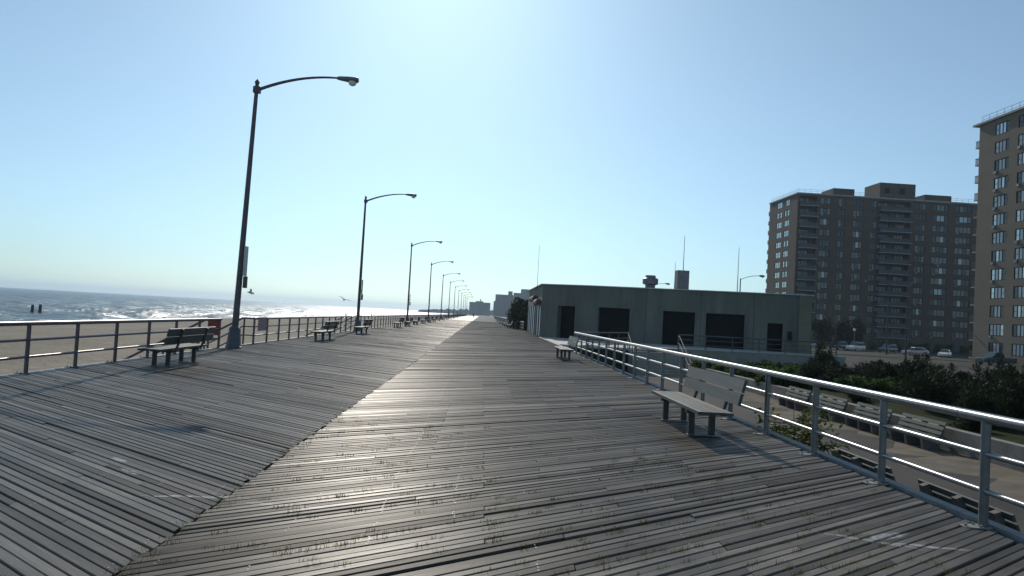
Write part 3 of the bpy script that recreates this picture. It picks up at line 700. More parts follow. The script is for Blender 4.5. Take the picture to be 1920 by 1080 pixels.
# roof and coping
q = MB().quad(*[(L2(p)[0], L2(p)[1], ZT - .25) for p in (A_, K_, B_, C_, D_)]); rf = q.obj('roof', M['galv'], cb)
q = MB()
for p, p2 in ((A_, K_), (K_, B_), (B_, C_), (C_, D_), (D_, A_)): q.bar((*L2(p), ZT + .035), (*L2(p2), ZT + .035), .3, .07)
q.obj('coping', M['coping'], cb)
vx, vy = 14.2 - A_[0], 63.5 - A_[1]
q = MB().tube([(vx, vy, ZT - .3), (vx, vy, ZT + .55)], .42, 16); q.tube([(vx, vy, ZT + .5), (vx, vy, ZT + .62), (vx, vy, ZT + 1.05), (vx, vy, ZT + 1.15)], [.42, .66, .66, .5], 16); q.tube([(vx, vy, ZT + 1.1), (vx, vy, ZT + 1.35)], [.45, .42], 16); q.obj('roof_vent', M['galv'], cb, False)
cx_, cy_ = 16.3 - A_[0], 61.2 - A_[1]
MB().box(cx_ - .48, cx_ + .48, cy_ - .48, cy_ + .48, ZT - .3, ZT + 1.75).obj('chimney', M['chimney'], cb)
def antenna(x, y, z0, z1, label, r_=.022):
    q = MB().tube([(0, 0, z0), (0, 0, (z0 + z1) / 2), (0, 0, z1)], [r_ * 1.5, r_, r_ * .6], 6); o = q.obj('antenna_mast', M['galv'], None, True); o.location = (x, y, 0); tag(o, label, 'antenna')
antenna(4.72, 66.5, 0, 8.1, 'thin mast rising at the left corner of the low building')
antenna(15.95, 59.6, 4.2, 8.9, 'tall thin mast before the chimney box on the low roof', .03)
antenna(15.5, 60.4, 4.2, 6.8, 'short thin mast left of the chimney box on the low roof')
antenna(21.6, 63, 4.2, 8.6, 'thin mast on the right part of the low roof', .028)

# ------------------------------------------------------------------ roads and parking on the land side
tag(MB().quad((24, 70, -1.54), (200, 70, -1.54), (200, 112, -1.54), (24, 112, -1.54)).obj('road', M['asphalt']), kind='structure')
MB_k = MB().box(24, 200, 112, 112.25, -1.6, -1.42); tag(MB_k.obj('kerb', M['concrete']), kind='structure')
tag(MB().quad((24, 112.25, -1.47), (200, 112.25, -1.47), (200, 122, -1.47), (24, 122, -1.47)).obj('verge', M['grassm']), kind='structure')
tag(MB().quad((24, 122, -1.53), (200, 122, -1.53), (200, 165, -1.53), (24, 165, -1.53)).obj('parking_lot', M['asphalt']), kind='structure')
tag(MB().quad((24, 165, -1.52), (300, 165, -1.52), (300, 420, -1.52), (24, 420, -1.52)).obj('lawn', M['grassm']), kind='structure')
tag(MB().quad((60, 80, -1.5), (75.9, 80, -1.5), (75.9, 111.9, -1.5), (60, 111.9, -1.5)).obj('driveway', M['asphalt']), kind='structure')

# ------------------------------------------------------------------ apartment towers
win_cache = {}
def window_mesh(w_, h_, n, style):
    key = (round(w_, 2), round(h_, 2), n, style)
    if key in win_cache: return win_cache[key]
    fr = MB(); t_ = .1       # local: u along x, z up, outward = -y
    fr.box(0, w_, -.0, .1, 0, t_).box(0, w_, 0, .1, h_ - t_, h_).box(0, t_, 0, .1, t_, h_ - t_).box(w_ - t_, w_, 0, .1, t_, h_ - t_)
    panes = []
    edges = [t_ + (w_ - 2 * t_) * i / n for i in range(n + 1)] if style != 'side' else [t_, w_ * .22, w_ * .5, w_ * .78, w_ - t_][:n + 2]
    for e in edges[1:-1]: fr.box(e - .05, e + .05, .0, .09, t_, h_ - t_)
    lows = []
    for i in range(len(edges) - 1):
        a, b = edges[i] + .02, edges[i + 1] - .02
        outer = i in (0, len(edges) - 2)
        if outer: fr.box(a, b, .01, .08, h_ * .48, h_ * .48 + .05)
        panes.append((MB().quad((a, .06, t_), (b, .06, t_), (b, .06, h_ - t_), (a, .06, h_ - t_)).v, outer))
    pm = []
    for v, outer in panes:
        d = {}
        for k in ('glass', 'curtain', 'blind', 'bright'):
            q = MB(); q.quad(*v); d[k] = q.mesh('pane', M[k])
        pm.append((d, outer))
    win_cache[key] = (fr.mesh('window', M['wframe']), pm); return win_cache[key]
ac_me = MB().box(0, .62, -.28, .05, 0, .4).mesh('air_conditioner', M['galv'])
def add_window(parent, pos, rz, w_, h_, n, choose, style='', ac=False):
    fm, pm = window_mesh(w_, h_, n, style)
    o = link('window', fm, parent, pos, rz)
    for i, (d, outer) in enumerate(pm): link('pane', d[choose(i, outer)], o)
    if ac: link('air_conditioner', ac_me, o, (w_ * .05, 0, -.36))
    return o
r5 = random.Random(21); FH = 2.75
# tower 1: front plane y=190, x 80..134; end face x=80, y 190..209
T1 = empty('apartment_tower', (80, 190, -1.5)); tag(T1, 'long tan brick apartment block with stacked balconies, left of the nearer tower', 'apartment block')
ZR = 38.9; rows_z = [ZR - .62 - 1.65 - FH * i for i in range(13)]
cols = [(6.0, 2.8, 3), (10.8, 1.8, 2), (14.7, 2.7, 3), (19.4, 1.6, 2), (31.4, 2.7, 3), (35.9, 4.3, 4), (42.0, 4.4, 4), (48.2, 2.7, 3)]
holes = []
for z in rows_z: holes += [(u, u + w_, z, z + 1.65) for u, w_, n in cols]
bal = [(.5, 5.2), (21.4, 30.0)]
for z in rows_z: holes += [(a, b, z - .75, z + 1.75) for a, b in bal]
q = MB(); PF = wall_grid((0, 0), (54, 0), 0, ZR, [h for h in holes if h[1] - h[0] < 4.6 and (h[0], h[1]) not in bal], .16, q); q2 = MB()
q = MB(); PF = wall_grid((0, 0), (54, 0), 0, ZR, holes, .16, q); q.obj('wall', M['brick1'], T1)
for (a, b) in bal:      # recess behind the balconies: side walls, back wall, ceiling come from one deep niche
    q = MB(); q.quad((a, 1.5, 0), (b, 1.5, 0), (b, 1.5, ZR), (a, 1.5, ZR)); q.quad((a, .16, 0), (a, 1.5, 0), (a, 1.5, ZR), (a, .16, ZR)); q.quad((b, 1.5, 0), (b, .16, 0), (b, .16, ZR), (b, 1.5, ZR)); q.obj('recess_wall', M['brick1'], T1)
    for z in rows_z:
        s_ = MB().box(a + .02, b - .02, -1.25, 1.48, z - .93, z - .77).obj('balcony', M['slabedge'], T1)
        q = MB().box(a + .04, b - .04, -1.23, -1.18, z - .77, z + .28); q.box(a + .04, a + .09, -1.18, 0, z - .77, z + .28); q.box(b - .09, b - .04, -1.18, 0, z - .77, z + .28); q.obj('parapet', M['balpanel'], s_)
        for k in range(2 if b - a > 6 else 1):
            ww = 2.6; add_window(T1, (a + .5 + k * 4.4 + r5.uniform(0, .4), 1.36, z - .7), 0, ww, 2.2, 3, lambda i, o_: r5.choice(('glass', 'glass', 'curtain')))
def ch1(i, outer): return r5.choice(('glass', 'glass', 'curtain', 'curtain')) if outer else r5.choice(('curtain', 'curtain', 'blind', 'glass'))
for z in rows_z:
    for u, w_, n in cols: add_window(T1, (u, .05, z), 0, w_, 1.65, n, ch1, ac=r5.random() < .35)
# end face
holes = []; ecols = [(19 - 13.4, 3.2), (19 - 8.4, 3.0)]
ecols = [(5.4, 3.4), (10.6, 3.1)]
for z in rows_z: holes += [(u, u + w_, z, z + 1.65) for u, w_ in ecols]
q = MB(); wall_grid((0, 19), (0, 0), 0, ZR, holes, .16, q); q.obj('wall', M['brick1'], T1)
for z in rows_z:
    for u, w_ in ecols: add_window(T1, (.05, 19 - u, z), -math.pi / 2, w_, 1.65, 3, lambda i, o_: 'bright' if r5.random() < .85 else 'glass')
q = MB(); wall_grid((54, 0), (54, 19), 0, ZR, [], .1, q); wall_grid((54, 19), (0, 19), 0, ZR, [], .1, q); q.obj('wall', M['brick1'], T1)
for z in rows_z:
    s_ = MB().box(.3, 4.5, 19, 20.5, z - .93, z - .77).obj('balcony', M['slabedge'], T1); MB().box(.3, 4.5, 20.42, 20.5, z - .77, z + .25).box(.3, .36, 19, 20.42, z - .77, z + .25).obj('parapet', M['balpanel'], s_)
MB().box(-.2, 54.2, -.2, 19.2, ZR, ZR + .35).obj('roof', M['slabedge'], T1)
def roof_rail(parent, pts, z, h=1.0):
    q = MB()
    for a, b in zip(pts[:-1], pts[1:]):
        for k in (1, .55): q.tube([(*a, z + h * k), (*b, z + h * k)], .035, 4)
        n = int(math.dist(a, b) / 1.6)
        for i in range(n + 1): x = a[0] + (b[0] - a[0]) * i / max(n, 1); y = a[1] + (b[1] - a[1]) * i / max(n, 1); q.tube([(x, y, z), (x, y, z + h)], .03, 4)
    q.obj('roof_railing', M['rail'], parent)
roof_rail(T1, [(.3, 18.7), (.3, .3), (53.7, .3)], ZR + .35)
for x0, x1, h_ in ((9.3, 14.9, 1.7), (33.7, 40.8, 1.5)): MB().box(x0, x1, .02, 7, ZR + .35, ZR + .35 + h_).obj('roof_house', M['brick1'], T1)
ph = MB().box(21.9, 31.4, .5, 8.5, ZR + .35, ZR + 4.4).obj('roof_house', M['brick1'], T1); MB().box(23.2, 24.4, .46, .5, ZR + 1.6, ZR + 3).box(27.2, 28.6, .46, .5, ZR + 1.6, ZR + 3.2).obj('vent_opening', M['darkdoor'], ph)
# dark ground floor openings
for u in (6, 14.7, 31.4, 36, 42): MB().box(u, u + 3.6, -.02, .05, .3, 2.4).obj('ground_floor_opening', M['balpanel'], T1)
# tower 2: west face x=76, y 113 down to 70
T2 = empty('apartment_tower', (76, 113, -1.5)); tag(T2, 'nearer beige brick apartment tower cut by the right edge of the picture', 'apartment block')
ZR2 = 36.9; rows2 = [ZR2 - .75 - 1.75 - FH * i for i in range(13)]
cols2 = [(3.6, 3.1), (8.5, 3.1), (14.5, 3.1), (19.4, 3.1), (26, 3.1), (31, 3.1)]
holes = [(u, u + w_, z, z + 1.75) for z in rows2 for u, w_ in cols2]
q = MB(); wall_grid((0, 0), (0, -43), 0, ZR2, holes, .16, q); q.obj('wall', M['brick2'], T2)
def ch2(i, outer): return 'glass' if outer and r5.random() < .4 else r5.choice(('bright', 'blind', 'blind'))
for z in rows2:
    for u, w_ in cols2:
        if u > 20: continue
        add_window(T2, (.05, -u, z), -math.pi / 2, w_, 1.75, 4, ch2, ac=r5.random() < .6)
q = MB(); wall_grid((0, -43), (30, -43), 0, ZR2, [], .1, q); wall_grid((30, -43), (30, 0), 0, ZR2, [], .1, q); wall_grid((30, 0), (0, 0), 0, ZR2, [], .1, q); q.obj('wall', M['brick2'], T2)
for z in rows2:
    s_ = MB().box(.3, 5.5, .0, 1.35, z - .9, z - .74).obj('balcony', M['slabedge'], T2)
    q = MB(); q.box(.3, 5.5, 1.28, 1.34, z + .2, z + .26); q.box(.3, .36, .02, 1.28, z + .2, z + .26)
    for k in range(10): q.box(.31 , .35, .05 + k * .13, .07 + k * .13, z - .74, z + .2)
    for k in range(30): q.box(.35 + k * .175, .38 + k * .175, 1.3, 1.33, z - .74, z + .2)
    q.obj('balcony_railing', M['balpanel'], s_)
MB().box(-.35, 30.3, -43.3, 1.2, ZR2, ZR2 + .3).obj('roof', M['slabedge'], T2)
roof_rail(T2, [(.6, .3), (.6, -42)], ZR2 + .3, 1.2)

# ------------------------------------------------------------------ far buildings and woods down the shore
def far_block(x0, x1, y, dep, h_, tops, label):
    b = empty('apartment_block', (x0, y, -1.5)); tag(b, label, 'apartment block')
    W_ = x1 - x0; MB().box(0, W_, 0, dep, 0, h_).obj('wall', M['farblock'], b)
    for a, c, t_ in tops: MB().box(W_ * a, W_ * c, 2, dep - 2, h_, h_ + t_).obj('roof_house', M['farblock'], b)
    n = max(3, int(W_ / 3.4)); f = int(h_ / 2.9)
    for j in range(f):
        q = MB()
        for i in range(n): q.box(W_ * (i + .25) / n, W_ * (i + .72) / n, -.06, .02, 1.1 + j * 2.9, 2.7 + j * 2.9)
        tag(q.obj('window_row', M['farwin'], b), kind='stuff')
far_block(-24, 12.5, 1300, 20, 22.5, ((.3, .65, 2.0), (.5, .54, 6)), 'hazy squat block at the end of the boardwalk')
far_block(19, 47, 1180, 22, 35, ((.72, .95, 6), ), 'hazy far block with one roof tower, left of its taller twin')
far_block(46.5, 79, 1150, 22, 38, ((.35, .75, 6.5), ), 'taller hazy far block beside the dark tree')
far_block(15.6, 26, 1120, 16, 23, ((.2, .5, 1), ), 'low hazy far block with stepped left edge')

# ------------------------------------------------------------------ vegetation
def leaf_cloud(n, blobs, size, rs, spiky=0, flat=.5):
    q = MB(); tv_ = []
    tot = sum(b[3] ** 2 for b in blobs)
    for (bx, by, bz, br_) in blobs:
        k = int(n * br_ ** 2 / tot)
        for _ in range(k):
            d = Vector((rs.gauss(0, 1), rs.gauss(0, 1), rs.gauss(0, 1))).normalized(); rad = br_ * (rs.random() ** .45)
            if spiky: rad *= 1 + spiky * max(0, math.sin(d.x * 9 + bx * 5) * math.sin(d.y * 8 + 1) * math.sin(d.z * 7 + bz))
            c = Vector((bx, by, bz)) + d * rad; 
            if c.z < .02: c.z = rs.uniform(.02, .2)
            s_ = size * rs.uniform(.6, 1.4); t1 = Vector((rs.gauss(0, 1), rs.gauss(0, 1), rs.gauss(0, flat))).normalized()
            if spiky: t1 = (t1 * .5 + d * .6 + Vector((0, 0, .5))).normalized()
            t2 = t1.cross(Vector((rs.gauss(0, 1), rs.gauss(0, 1), rs.gauss(0, 1)))).normalized()
            wd = .22 if spiky else .42
            q.quad(c - t1 * s_, c + t2 * s_ * wd - t1 * s_ * .1, c + t1 * s_, c - t2 * s_ * wd - t1 * s_ * .1); tv_.append(min(1, max(0, rs.gauss(.45, .28))))
    return q, tv_
def plant_variant(kind, seed):
    rs = random.Random(seed); blobs = []
    if kind == 'juniper':
        for i in range(9): a = rs.uniform(0, 6.28); r_ = rs.uniform(0, .75); blobs.append((r_ * math.cos(a), r_ * math.sin(a), rs.uniform(.25, 1.0), rs.uniform(.3, .5)))
        for i in range(6): a = rs.uniform(0, 6.28); r_ = rs.uniform(0, .5); h_ = rs.uniform(1.0, 1.75); blobs += [(r_ * math.cos(a), r_ * math.sin(a), h_ * f, .34 * (1.15 - f * .75)) for f in (.5, .7, .88, 1.0)]
        q, tv_ = leaf_cloud(5200, blobs, .085, rs, .5)
    elif kind == 'shrub':
        for i in range(14): a = rs.uniform(0, 6.28); r_ = rs.uniform(0, 1.0); blobs.append((r_ * math.cos(a), r_ * math.sin(a), rs.uniform(.15, .65), rs.uniform(.25, .42)))
        q, tv_ = leaf_cloud(4200, blobs, .075, rs)
    else:      # broad tree crown, trunk height 1
        for i in range(16): a = rs.uniform(0, 6.28); r_ = rs.uniform(.2, 1.5); blobs.append((r_ * math.cos(a), r_ * math.sin(a), rs.uniform(1.2, 3.4) - r_ * .35, rs.uniform(.45, .8)))
        q, tv_ = leaf_cloud(5000, blobs, .13, rs)
    me = q.mesh('crown', M['juniper'] if kind != 'shrub' else M['shrub']); tint_attr(me, tv_)
    t_ = MB()
    H_ = {'juniper': 1.1, 'shrub': .5, 'tree': 2.4}[kind]
    for i in range(5 if kind != 'tree' else 1): 
        a = rs.uniform(0, 6.28); l_ = .35 if kind != 'tree' else .1
        t_.tube([(0, 0, -.3), (.4 * l_ * math.cos(a), .4 * l_ * math.sin(a), H_ * .5), (l_ * math.cos(a), l_ * math.sin(a), H_)], [.05 if kind != 'tree' else .16, .03 if kind != 'tree' else .12, .01 if kind != 'tree' else .05], 6)
    if kind == 'tree':
        for i in range(5): a = rs.uniform(0, 6.28); t_.tube([(0, 0, 1.1 + .2 * i), (.5 * math.cos(a), .5 * math.sin(a), 1.8 + .2 * i), (1.1 * math.cos(a), 1.1 * math.sin(a), 2.2 + .22 * i)], [.07, .045, .015], 6)
    return me, t_.mesh('stem' if kind != 'tree' else 'trunk', M['bark'])
PV = {k: [plant_variant(k, 31 + i + 10 * j) for i in range(4)] for j, k in enumerate(('juniper', 'shrub', 'tree'))}
def plant(kind, name, x, y, z, sx, sz, label, cat, group, v):
    o = empty(name, (x, y, z), rnd.uniform(0, 6.28)); o.scale = (sx, sx, sz); tag(o, label, cat, group)
    cm, tm = PV[kind][v % 4]; link('crown', cm, o); link('stem' if kind != 'tree' else 'trunk', tm, o)
J = [(21.1, 45, 1.3, 1.22, 'tallest dark juniper, beside the end of the terrace wall'), (22.6, 42, 1.3, .9, 'dark juniper with spreading top, right of the tallest one'), (21.4, 38.5, 1.35, .95, 'broad dark juniper standing before the grey road'),
     (22.6, 37.5, 1.4, 1.12, 'dark juniper in front of the tall road lamp'), (22.6, 34, 1.3, .95, 'dark juniper below the parked white cars'), (23.6, 33.5, 1.2, 1.0, 'spreading dark juniper under the nearer tower'),
     (20.8, 29.5, 1.35, 1.05, 'dark juniper by the right edge below the parked pickup'), (20.6, 27.2, 1.2, .95, 'dark juniper cut by the right edge of the picture')]
for i, (x, y, s, sz, lab) in enumerate(J): plant('juniper', 'juniper', x, y, -1.05, s, sz, lab, 'shrub', None, i)
r6 = random.Random(17)
where = ('at the left end of the planted mass, below the terrace wall', 'behind the farther green benches and the low wall', 'in the middle of the planted mass, behind the nearest green bench', 'at the right of the planted mass, toward the picture edge')
for i in range(84):
    y = r6.uniform(15.5, 50); x = r6.uniform(14.9, 27); s = r6.uniform(.9, 1.4); k_ = x / y
    if .53 < k_ < .62 and x < 19.5: continue           # strip of open grass
    if x < 16.5: s *= .62
    q_ = 0 if k_ < .46 else 1 if k_ < .55 else 2 if k_ < .65 else 3
    plant('juniper', 'juniper', x, y, -1.12, s, s * r6.uniform(.5, .82) * (.55 if q_ == 0 and x < 21 else 1.1 if q_ == 3 else 1), 'low dark juniper ' + where[q_], 'shrub', 'low junipers ' + where[q_], i)
for i in range(18):
    y = r6.uniform(34, 46); x = 13.9 + r6.uniform(.5, 6.0) ; s = r6.uniform(.9, 1.3)
    plant('shrub', 'leafy_shrub', x, y, -1.1, s, s * r6.uniform(.65, .9), 'sunlit green leafy shrub in the bed below the terrace wall', 'shrub', 'green shrubs below the terrace', i)
for i, (x, y, s, lab) in enumerate(((6.1, 94, 1.4, 'dark tree beside the far end of the low building'), (6.0, 104, 1.5, 'second dark tree behind the low building, further along the boardwalk'), (6.4, 116, 1.3, 'smallest dark tree on the right, farthest along the boardwalk'))): plant('tree', 'dark_tree', x, y, -1.5, s, s * 1.08, lab, 'tree', None, i)
for i, (x, y, s, lab) in enumerate(((69, 150, 1.5, 'dark tree at the left foot of the long apartment block'), (75, 152, 1.4, 'dark round tree before the long apartment block'), (80, 158, 1.7, 'dark tree under the second window column of the long block'))): plant('tree', 'dark_tree', x, y, -1.5, s, s * 1.2, lab, 'tree', None, i + 1)
# hedge line along the lot
for i in range(12): plant('shrub', 'hedge_bush', 86 + i * 3.1 + r6.uniform(-.5, .5), 168 + r6.uniform(-1, 1), -1.5, 1.5, 2.4, 'dark hedge bush along the foot of the long apartment block', 'bush', 'hedge bushes by the parking lot', i)
# distant woods on the shore
q = MB(); tvw = []; rw = random.Random(2)
for i in range(2600):
    u = rw.random(); x = -150 + u * 190; env = 9 * math.sin(min(1, u * 1.6) * 1.5) * (.75 + .25 * math.sin(u * 23) * math.sin(u * 57)); y = 1750 + rw.uniform(0, 60)
    c = Vector((x, y, -2 + rw.random() ** .7 * (env + 3))); s_ = rw.uniform(1.2, 2.6)
    t1 = Vector((rw.gauss(0, 1), rw.gauss(0, .4), rw.gauss(0, 1))).normalized(); t2 = t1.cross(Vector((0, 1, 0))).normalized()
    q.quad(c - t1 * s_, c + t2 * s_, c + t1 * s_, c - t2 * s_); tvw.append(rw.random())
me = q.mesh('distant_woods', M['juniper']); tint_attr(me, tvw); tag(link('distant_woods', me), 'hazy wooded shore on the horizon left of the far blocks', 'woods', kind='stuff')
# sapling growing up beside the railing
sp = empty('sapling', (5.42, 12.6, -1.5)); tag(sp, 'yellow green sapling poking up through the silver railing', 'sapling'); rs = random.Random(9); tb = MB(); lv = MB(); tvs = []
for b in range(36):
    a = rs.uniform(0, 6.28); h0 = rs.uniform(.95, 1.75); ln = rs.uniform(.35, .8); up = rs.uniform(-.05, .6)
    p0 = Vector((rs.gauss(0, .05), rs.gauss(0, .05), h0)); p1 = p0 + Vector((math.cos(a) * ln * .5, math.sin(a) * ln * .5, up * ln * .7)); p2 = p0 + Vector((math.cos(a) * ln, math.sin(a) * ln, up * ln))
    tb.tube([p0, p1, p2], [.009, .006, .003], 5)
    for k in range(44):
        f = rs.uniform(.25, 1.05); c = (p0.lerp(p1, f * 2) if f < .5 else p1.lerp(p2, f * 2 - 1)) + Vector((rs.gauss(0, .05), rs.gauss(0, .05), rs.gauss(0, .03)))
        t1 = Vector((rs.gauss(0, 1), rs.gauss(0, 1), rs.gauss(0, .5))).normalized(); t2 = t1.cross(Vector((rs.gauss(0, .4), rs.gauss(0, .4), 1))).normalized(); s_ = rs.uniform(.032, .06)
        lv.quad(c, c + t1 * s_ + t2 * s_ * .5, c + t1 * s_ * 2, c + t1 * s_ - t2 * s_ * .5); tvs.append(rs.random())
tb.tube([(0, 0, 0), (.02, 0, .8), (-.02, .03, 1.9)], [.02, .014, .004], 6); tb.obj('stem', M['bark'], sp)
me = lv.mesh('foliage', M['sapling']); tint_attr(me, tvs); link('foliage', me, sp)

# ------------------------------------------------------------------ road lamps on the land side
def land_lamp(x, y, z, h, arms, label, s=1):
    l = empty('street_lamp', (x, y, z)); tag(l, label, 'street lamp')
    MB().tube([(0, 0, 0), (0, 0, h)], [.11 * s, .06 * s], 10).obj('pole', M['steel'], l, True)
    for dx, dy in arms:
        MB().tube([(dx * t, dy * t, h - .15 + .6 * (1.9 * t - .95 * t * t)) for t in [i / 8 for i in range(9)]], .035 * s, 8).obj('arm', M['steel'], l, True)
        hd = MB().tube([(dx * 1.0, dy * 1.0, h + .42), (dx * 1.12, dy * 1.12, h + .42), (dx * 1.3, dy * 1.3, h + .4)], [.06, .15, .1], 8).obj('lamp_head', M['lampmetal'], l, True)
        MB().tube([(dx * 1.2, dy * 1.2, h + .31), (dx * 1.2, dy * 1.2, h + .2)], [.12, .06], 8).obj('lens', M['lens'], hd, True)
land_lamp(44.2, 76.3, -1.54, 10.6, [(2.4, -.3)], 'tall road lamp standing in front of the long apartment block')
land_lamp(70.4, 127.5, -1.53, 12.3, [(3.4, 0), (-3.4, 0)], 'double armed parking lot lamp before the long apartment block')
land_lamp(31.2, 90, -1.54, 9.3, [(2.2, -.2)], 'road lamp showing above the right part of the low roof')
land_lamp(26.6, 120, -1.53, 9.3, [(2.6, -.2)], 'road lamp whose head peeps over the low roof between vent and chimney')
for i, (x, y, lab) in enumerate(((62.3, 140, 'short white headed lamp just right of the low building'), (72.5, 143, 'short white headed lamp behind the parked cars'))):
    l = empty('path_lamp', (x, y, -1.53)); tag(l, lab, 'lamp'); MB().tube([(0, 0, 0), (0, 0, 3.9)], .06, 8).obj('pole', M['galv'], l, True); MB().tube([(0, 0, 3.85), (0, 0, 4.0), (0, 0, 4.3), (0, 0, 4.4)], [.1, .28, .24, .05], 10).obj('lamp_head', M['lens'], l, True)

# ------------------------------------------------------------------ cars
def loft(q, st, m=0):       # stations (x, halfwidth_low, z0, z1, halfwidth_top)
    idx = []
    for (x, wl_, z0, z1, wt) in st:
        n = len(q.v); q.v += [(x, -wl_ * .96, z0), (x, -wl_, (z0 * .55 + z1 * .45)), (x, -wt, z1), (x, wt, z1), (x, wl_, (z0 * .55 + z1 * .45)), (x, wl_ * .96, z0)]; idx.append(n)
    for a, b in zip(idx[:-1], idx[1:]):
        for j in range(6): q.f.append((a + j, a + (j + 1) % 6, b + (j + 1) % 6, b + j)); q.m.append(m)
    q.f.append(tuple(idx[0] + j for j in reversed(range(6)))); q.f.append(tuple(idx[-1] + j for j in range(6))); q.m += [m, m]
wheel_me = MB().tube([(0, -.11, 0), (0, -.09, 0), (0, .09, 0), (0, .11, 0)], [.28, .33, .33, .28], 16).mesh('wheel', M['tyre'], True)
rim_me = MB().tube([(0, -.118, 0), (0, .118, 0)], .2, 10).mesh('rim', M['rim'])
def car(kind, paint):
    c = empty('parked_car'); q = MB()
    if kind == 'sedan':
        loft(q, [(-2.25, .72, .35, .78, .68), (-2.15, .84, .25, .92, .78), (-1.3, .88, .22, .98, .8), (1.0, .88, .22, .93, .8), (1.9, .85, .25, .8, .75), (2.25, .7, .32, .66, .62)])
        cab = [(-1.75, .78, .9, .98, .74), (-1.0, .76, .9, 1.4, .58), (.2, .76, .9, 1.43, .6), (1.05, .77, .88, .95, .72)]; roof = (-1.05, .25, 1.4, .57)
    elif kind == 'suv':
        loft(q, [(-2.3, .8, .4, 1.0, .78), (-2.2, .9, .32, 1.1, .84), (1.1, .92, .3, 1.08, .84), (2.0, .88, .33, .98, .8), (2.3, .75, .4, .85, .68)])
        cab = [(-2.25, .82, 1.05, 1.1, .8), (-2.0, .8, 1.05, 1.72, .64), (.3, .8, 1.05, 1.74, .66), (1.2, .8, 1.02, 1.1, .76)]; roof = (-2.0, .35, 1.72, .64)
    else:      # pickup
        loft(q, [(-2.7, .85, .45, 1.05, .85), (-2.6, .93, .38, 1.1, .88), (1.3, .94, .35, 1.1, .86), (2.3, .9, .38, 1.0, .82), (2.65, .78, .45, .9, .72)])
        cab = [(-.75, .82, 1.05, 1.12, .8), (-.6, .82, 1.05, 1.75, .66), (.5, .82, 1.05, 1.77, .67), (1.35, .82, 1.05, 1.12, .78)]; roof = (-.65, .55, 1.75, .66)
    q.obj('body', paint, c, False); g = MB(); loft(g, cab); g.obj('windows', M['carglass'], c, False)
    MB().hexa([(roof[0], -roof[3], roof[2] - .0), (roof[1], -roof[3], roof[2] + .02), (roof[1], roof[3], roof[2] + .02), (roof[0], roof[3], roof[2])], [(roof[0] + .05, -roof[3] * .9, roof[2] + .06), (roof[1] - .05, -roof[3] * .9, roof[2] + .07), (roof[1] - .05, roof[3] * .9, roof[2] + .07), (roof[0] + .05, roof[3] * .9, roof[2] + .06)]).obj('roof', paint, c)
    wx = 1.4 if kind != 'pickup' else 1.65
    for sx in (-wx, wx):
        for sy in (-.8, .8): w_ = link('wheel', wheel_me, c, (sx, sy, .33)); link('rim', rim_me, w_)
    fx = {'sedan': 2.1, 'suv': 2.18, 'pickup': 2.55}[kind]; fz = {'sedan': .66, 'suv': .82, 'pickup': .85}[kind]
    for s in (-1, 1):
        MB().box(fx - .08, fx + .1, s * .6 - .14, s * .6 + .14, fz - .07, fz + .07).obj('headlight', M['headlight'], c)
        MB().box(-fx - .12, -fx + .05, s * .68 - .1, s * .68 + .1, fz - .02, fz + .16).obj('taillight', M['taillight'], c)
    return c
cars = [('sedan', 'white', 63.5, 146.5, 200, 'white sedan parked just right of the low building'), ('sedan', 'silver', 66.6, 150, 205, 'silver car behind the leftmost white sedan'), ('suv', 'dark', 71.3, 147, 215, 'dark van parked left of the white off-roader'),
        ('suv', 'white', 73.6, 144.5, 215, 'white off-roader parked before the long apartment block'), ('suv', 'dark', 78.4, 141.5, 215, 'dark off-roader with bright windscreen beside the double lamp'),
        ('sedan', 'silver', 79.8, 135, 190, 'silver sedan parked right of the double lamp'), ('sedan', 'white', 82.2, 137.5, 215, 'white sedan glinting behind the silver one'), ('sedan', 'white', 84.0, 132.5, 230, 'white car half hidden by junipers, left of the nearer tower'),
        ('pickup', 'green', 71.6, 101.5, 190, 'dark green pickup at the foot of the nearer tower')]
protos = {}
for k, p_, x, y, rz, lab in cars:
    if (k, p_) not in protos: c = car(k, M['car_' + p_]); protos[(k, p_)] = (c, kids_of(c))
    else: c = copy_thing(protos[(k, p_)][0], protos[(k, p_)][1], (0, 0, 0))
    c.location = (x, y, -1.53 if k != 'pickup' else -1.5); c.rotation_euler = (0, 0, R(rz)); tag(c, lab, 'car', 'cars parked below the apartment blocks')

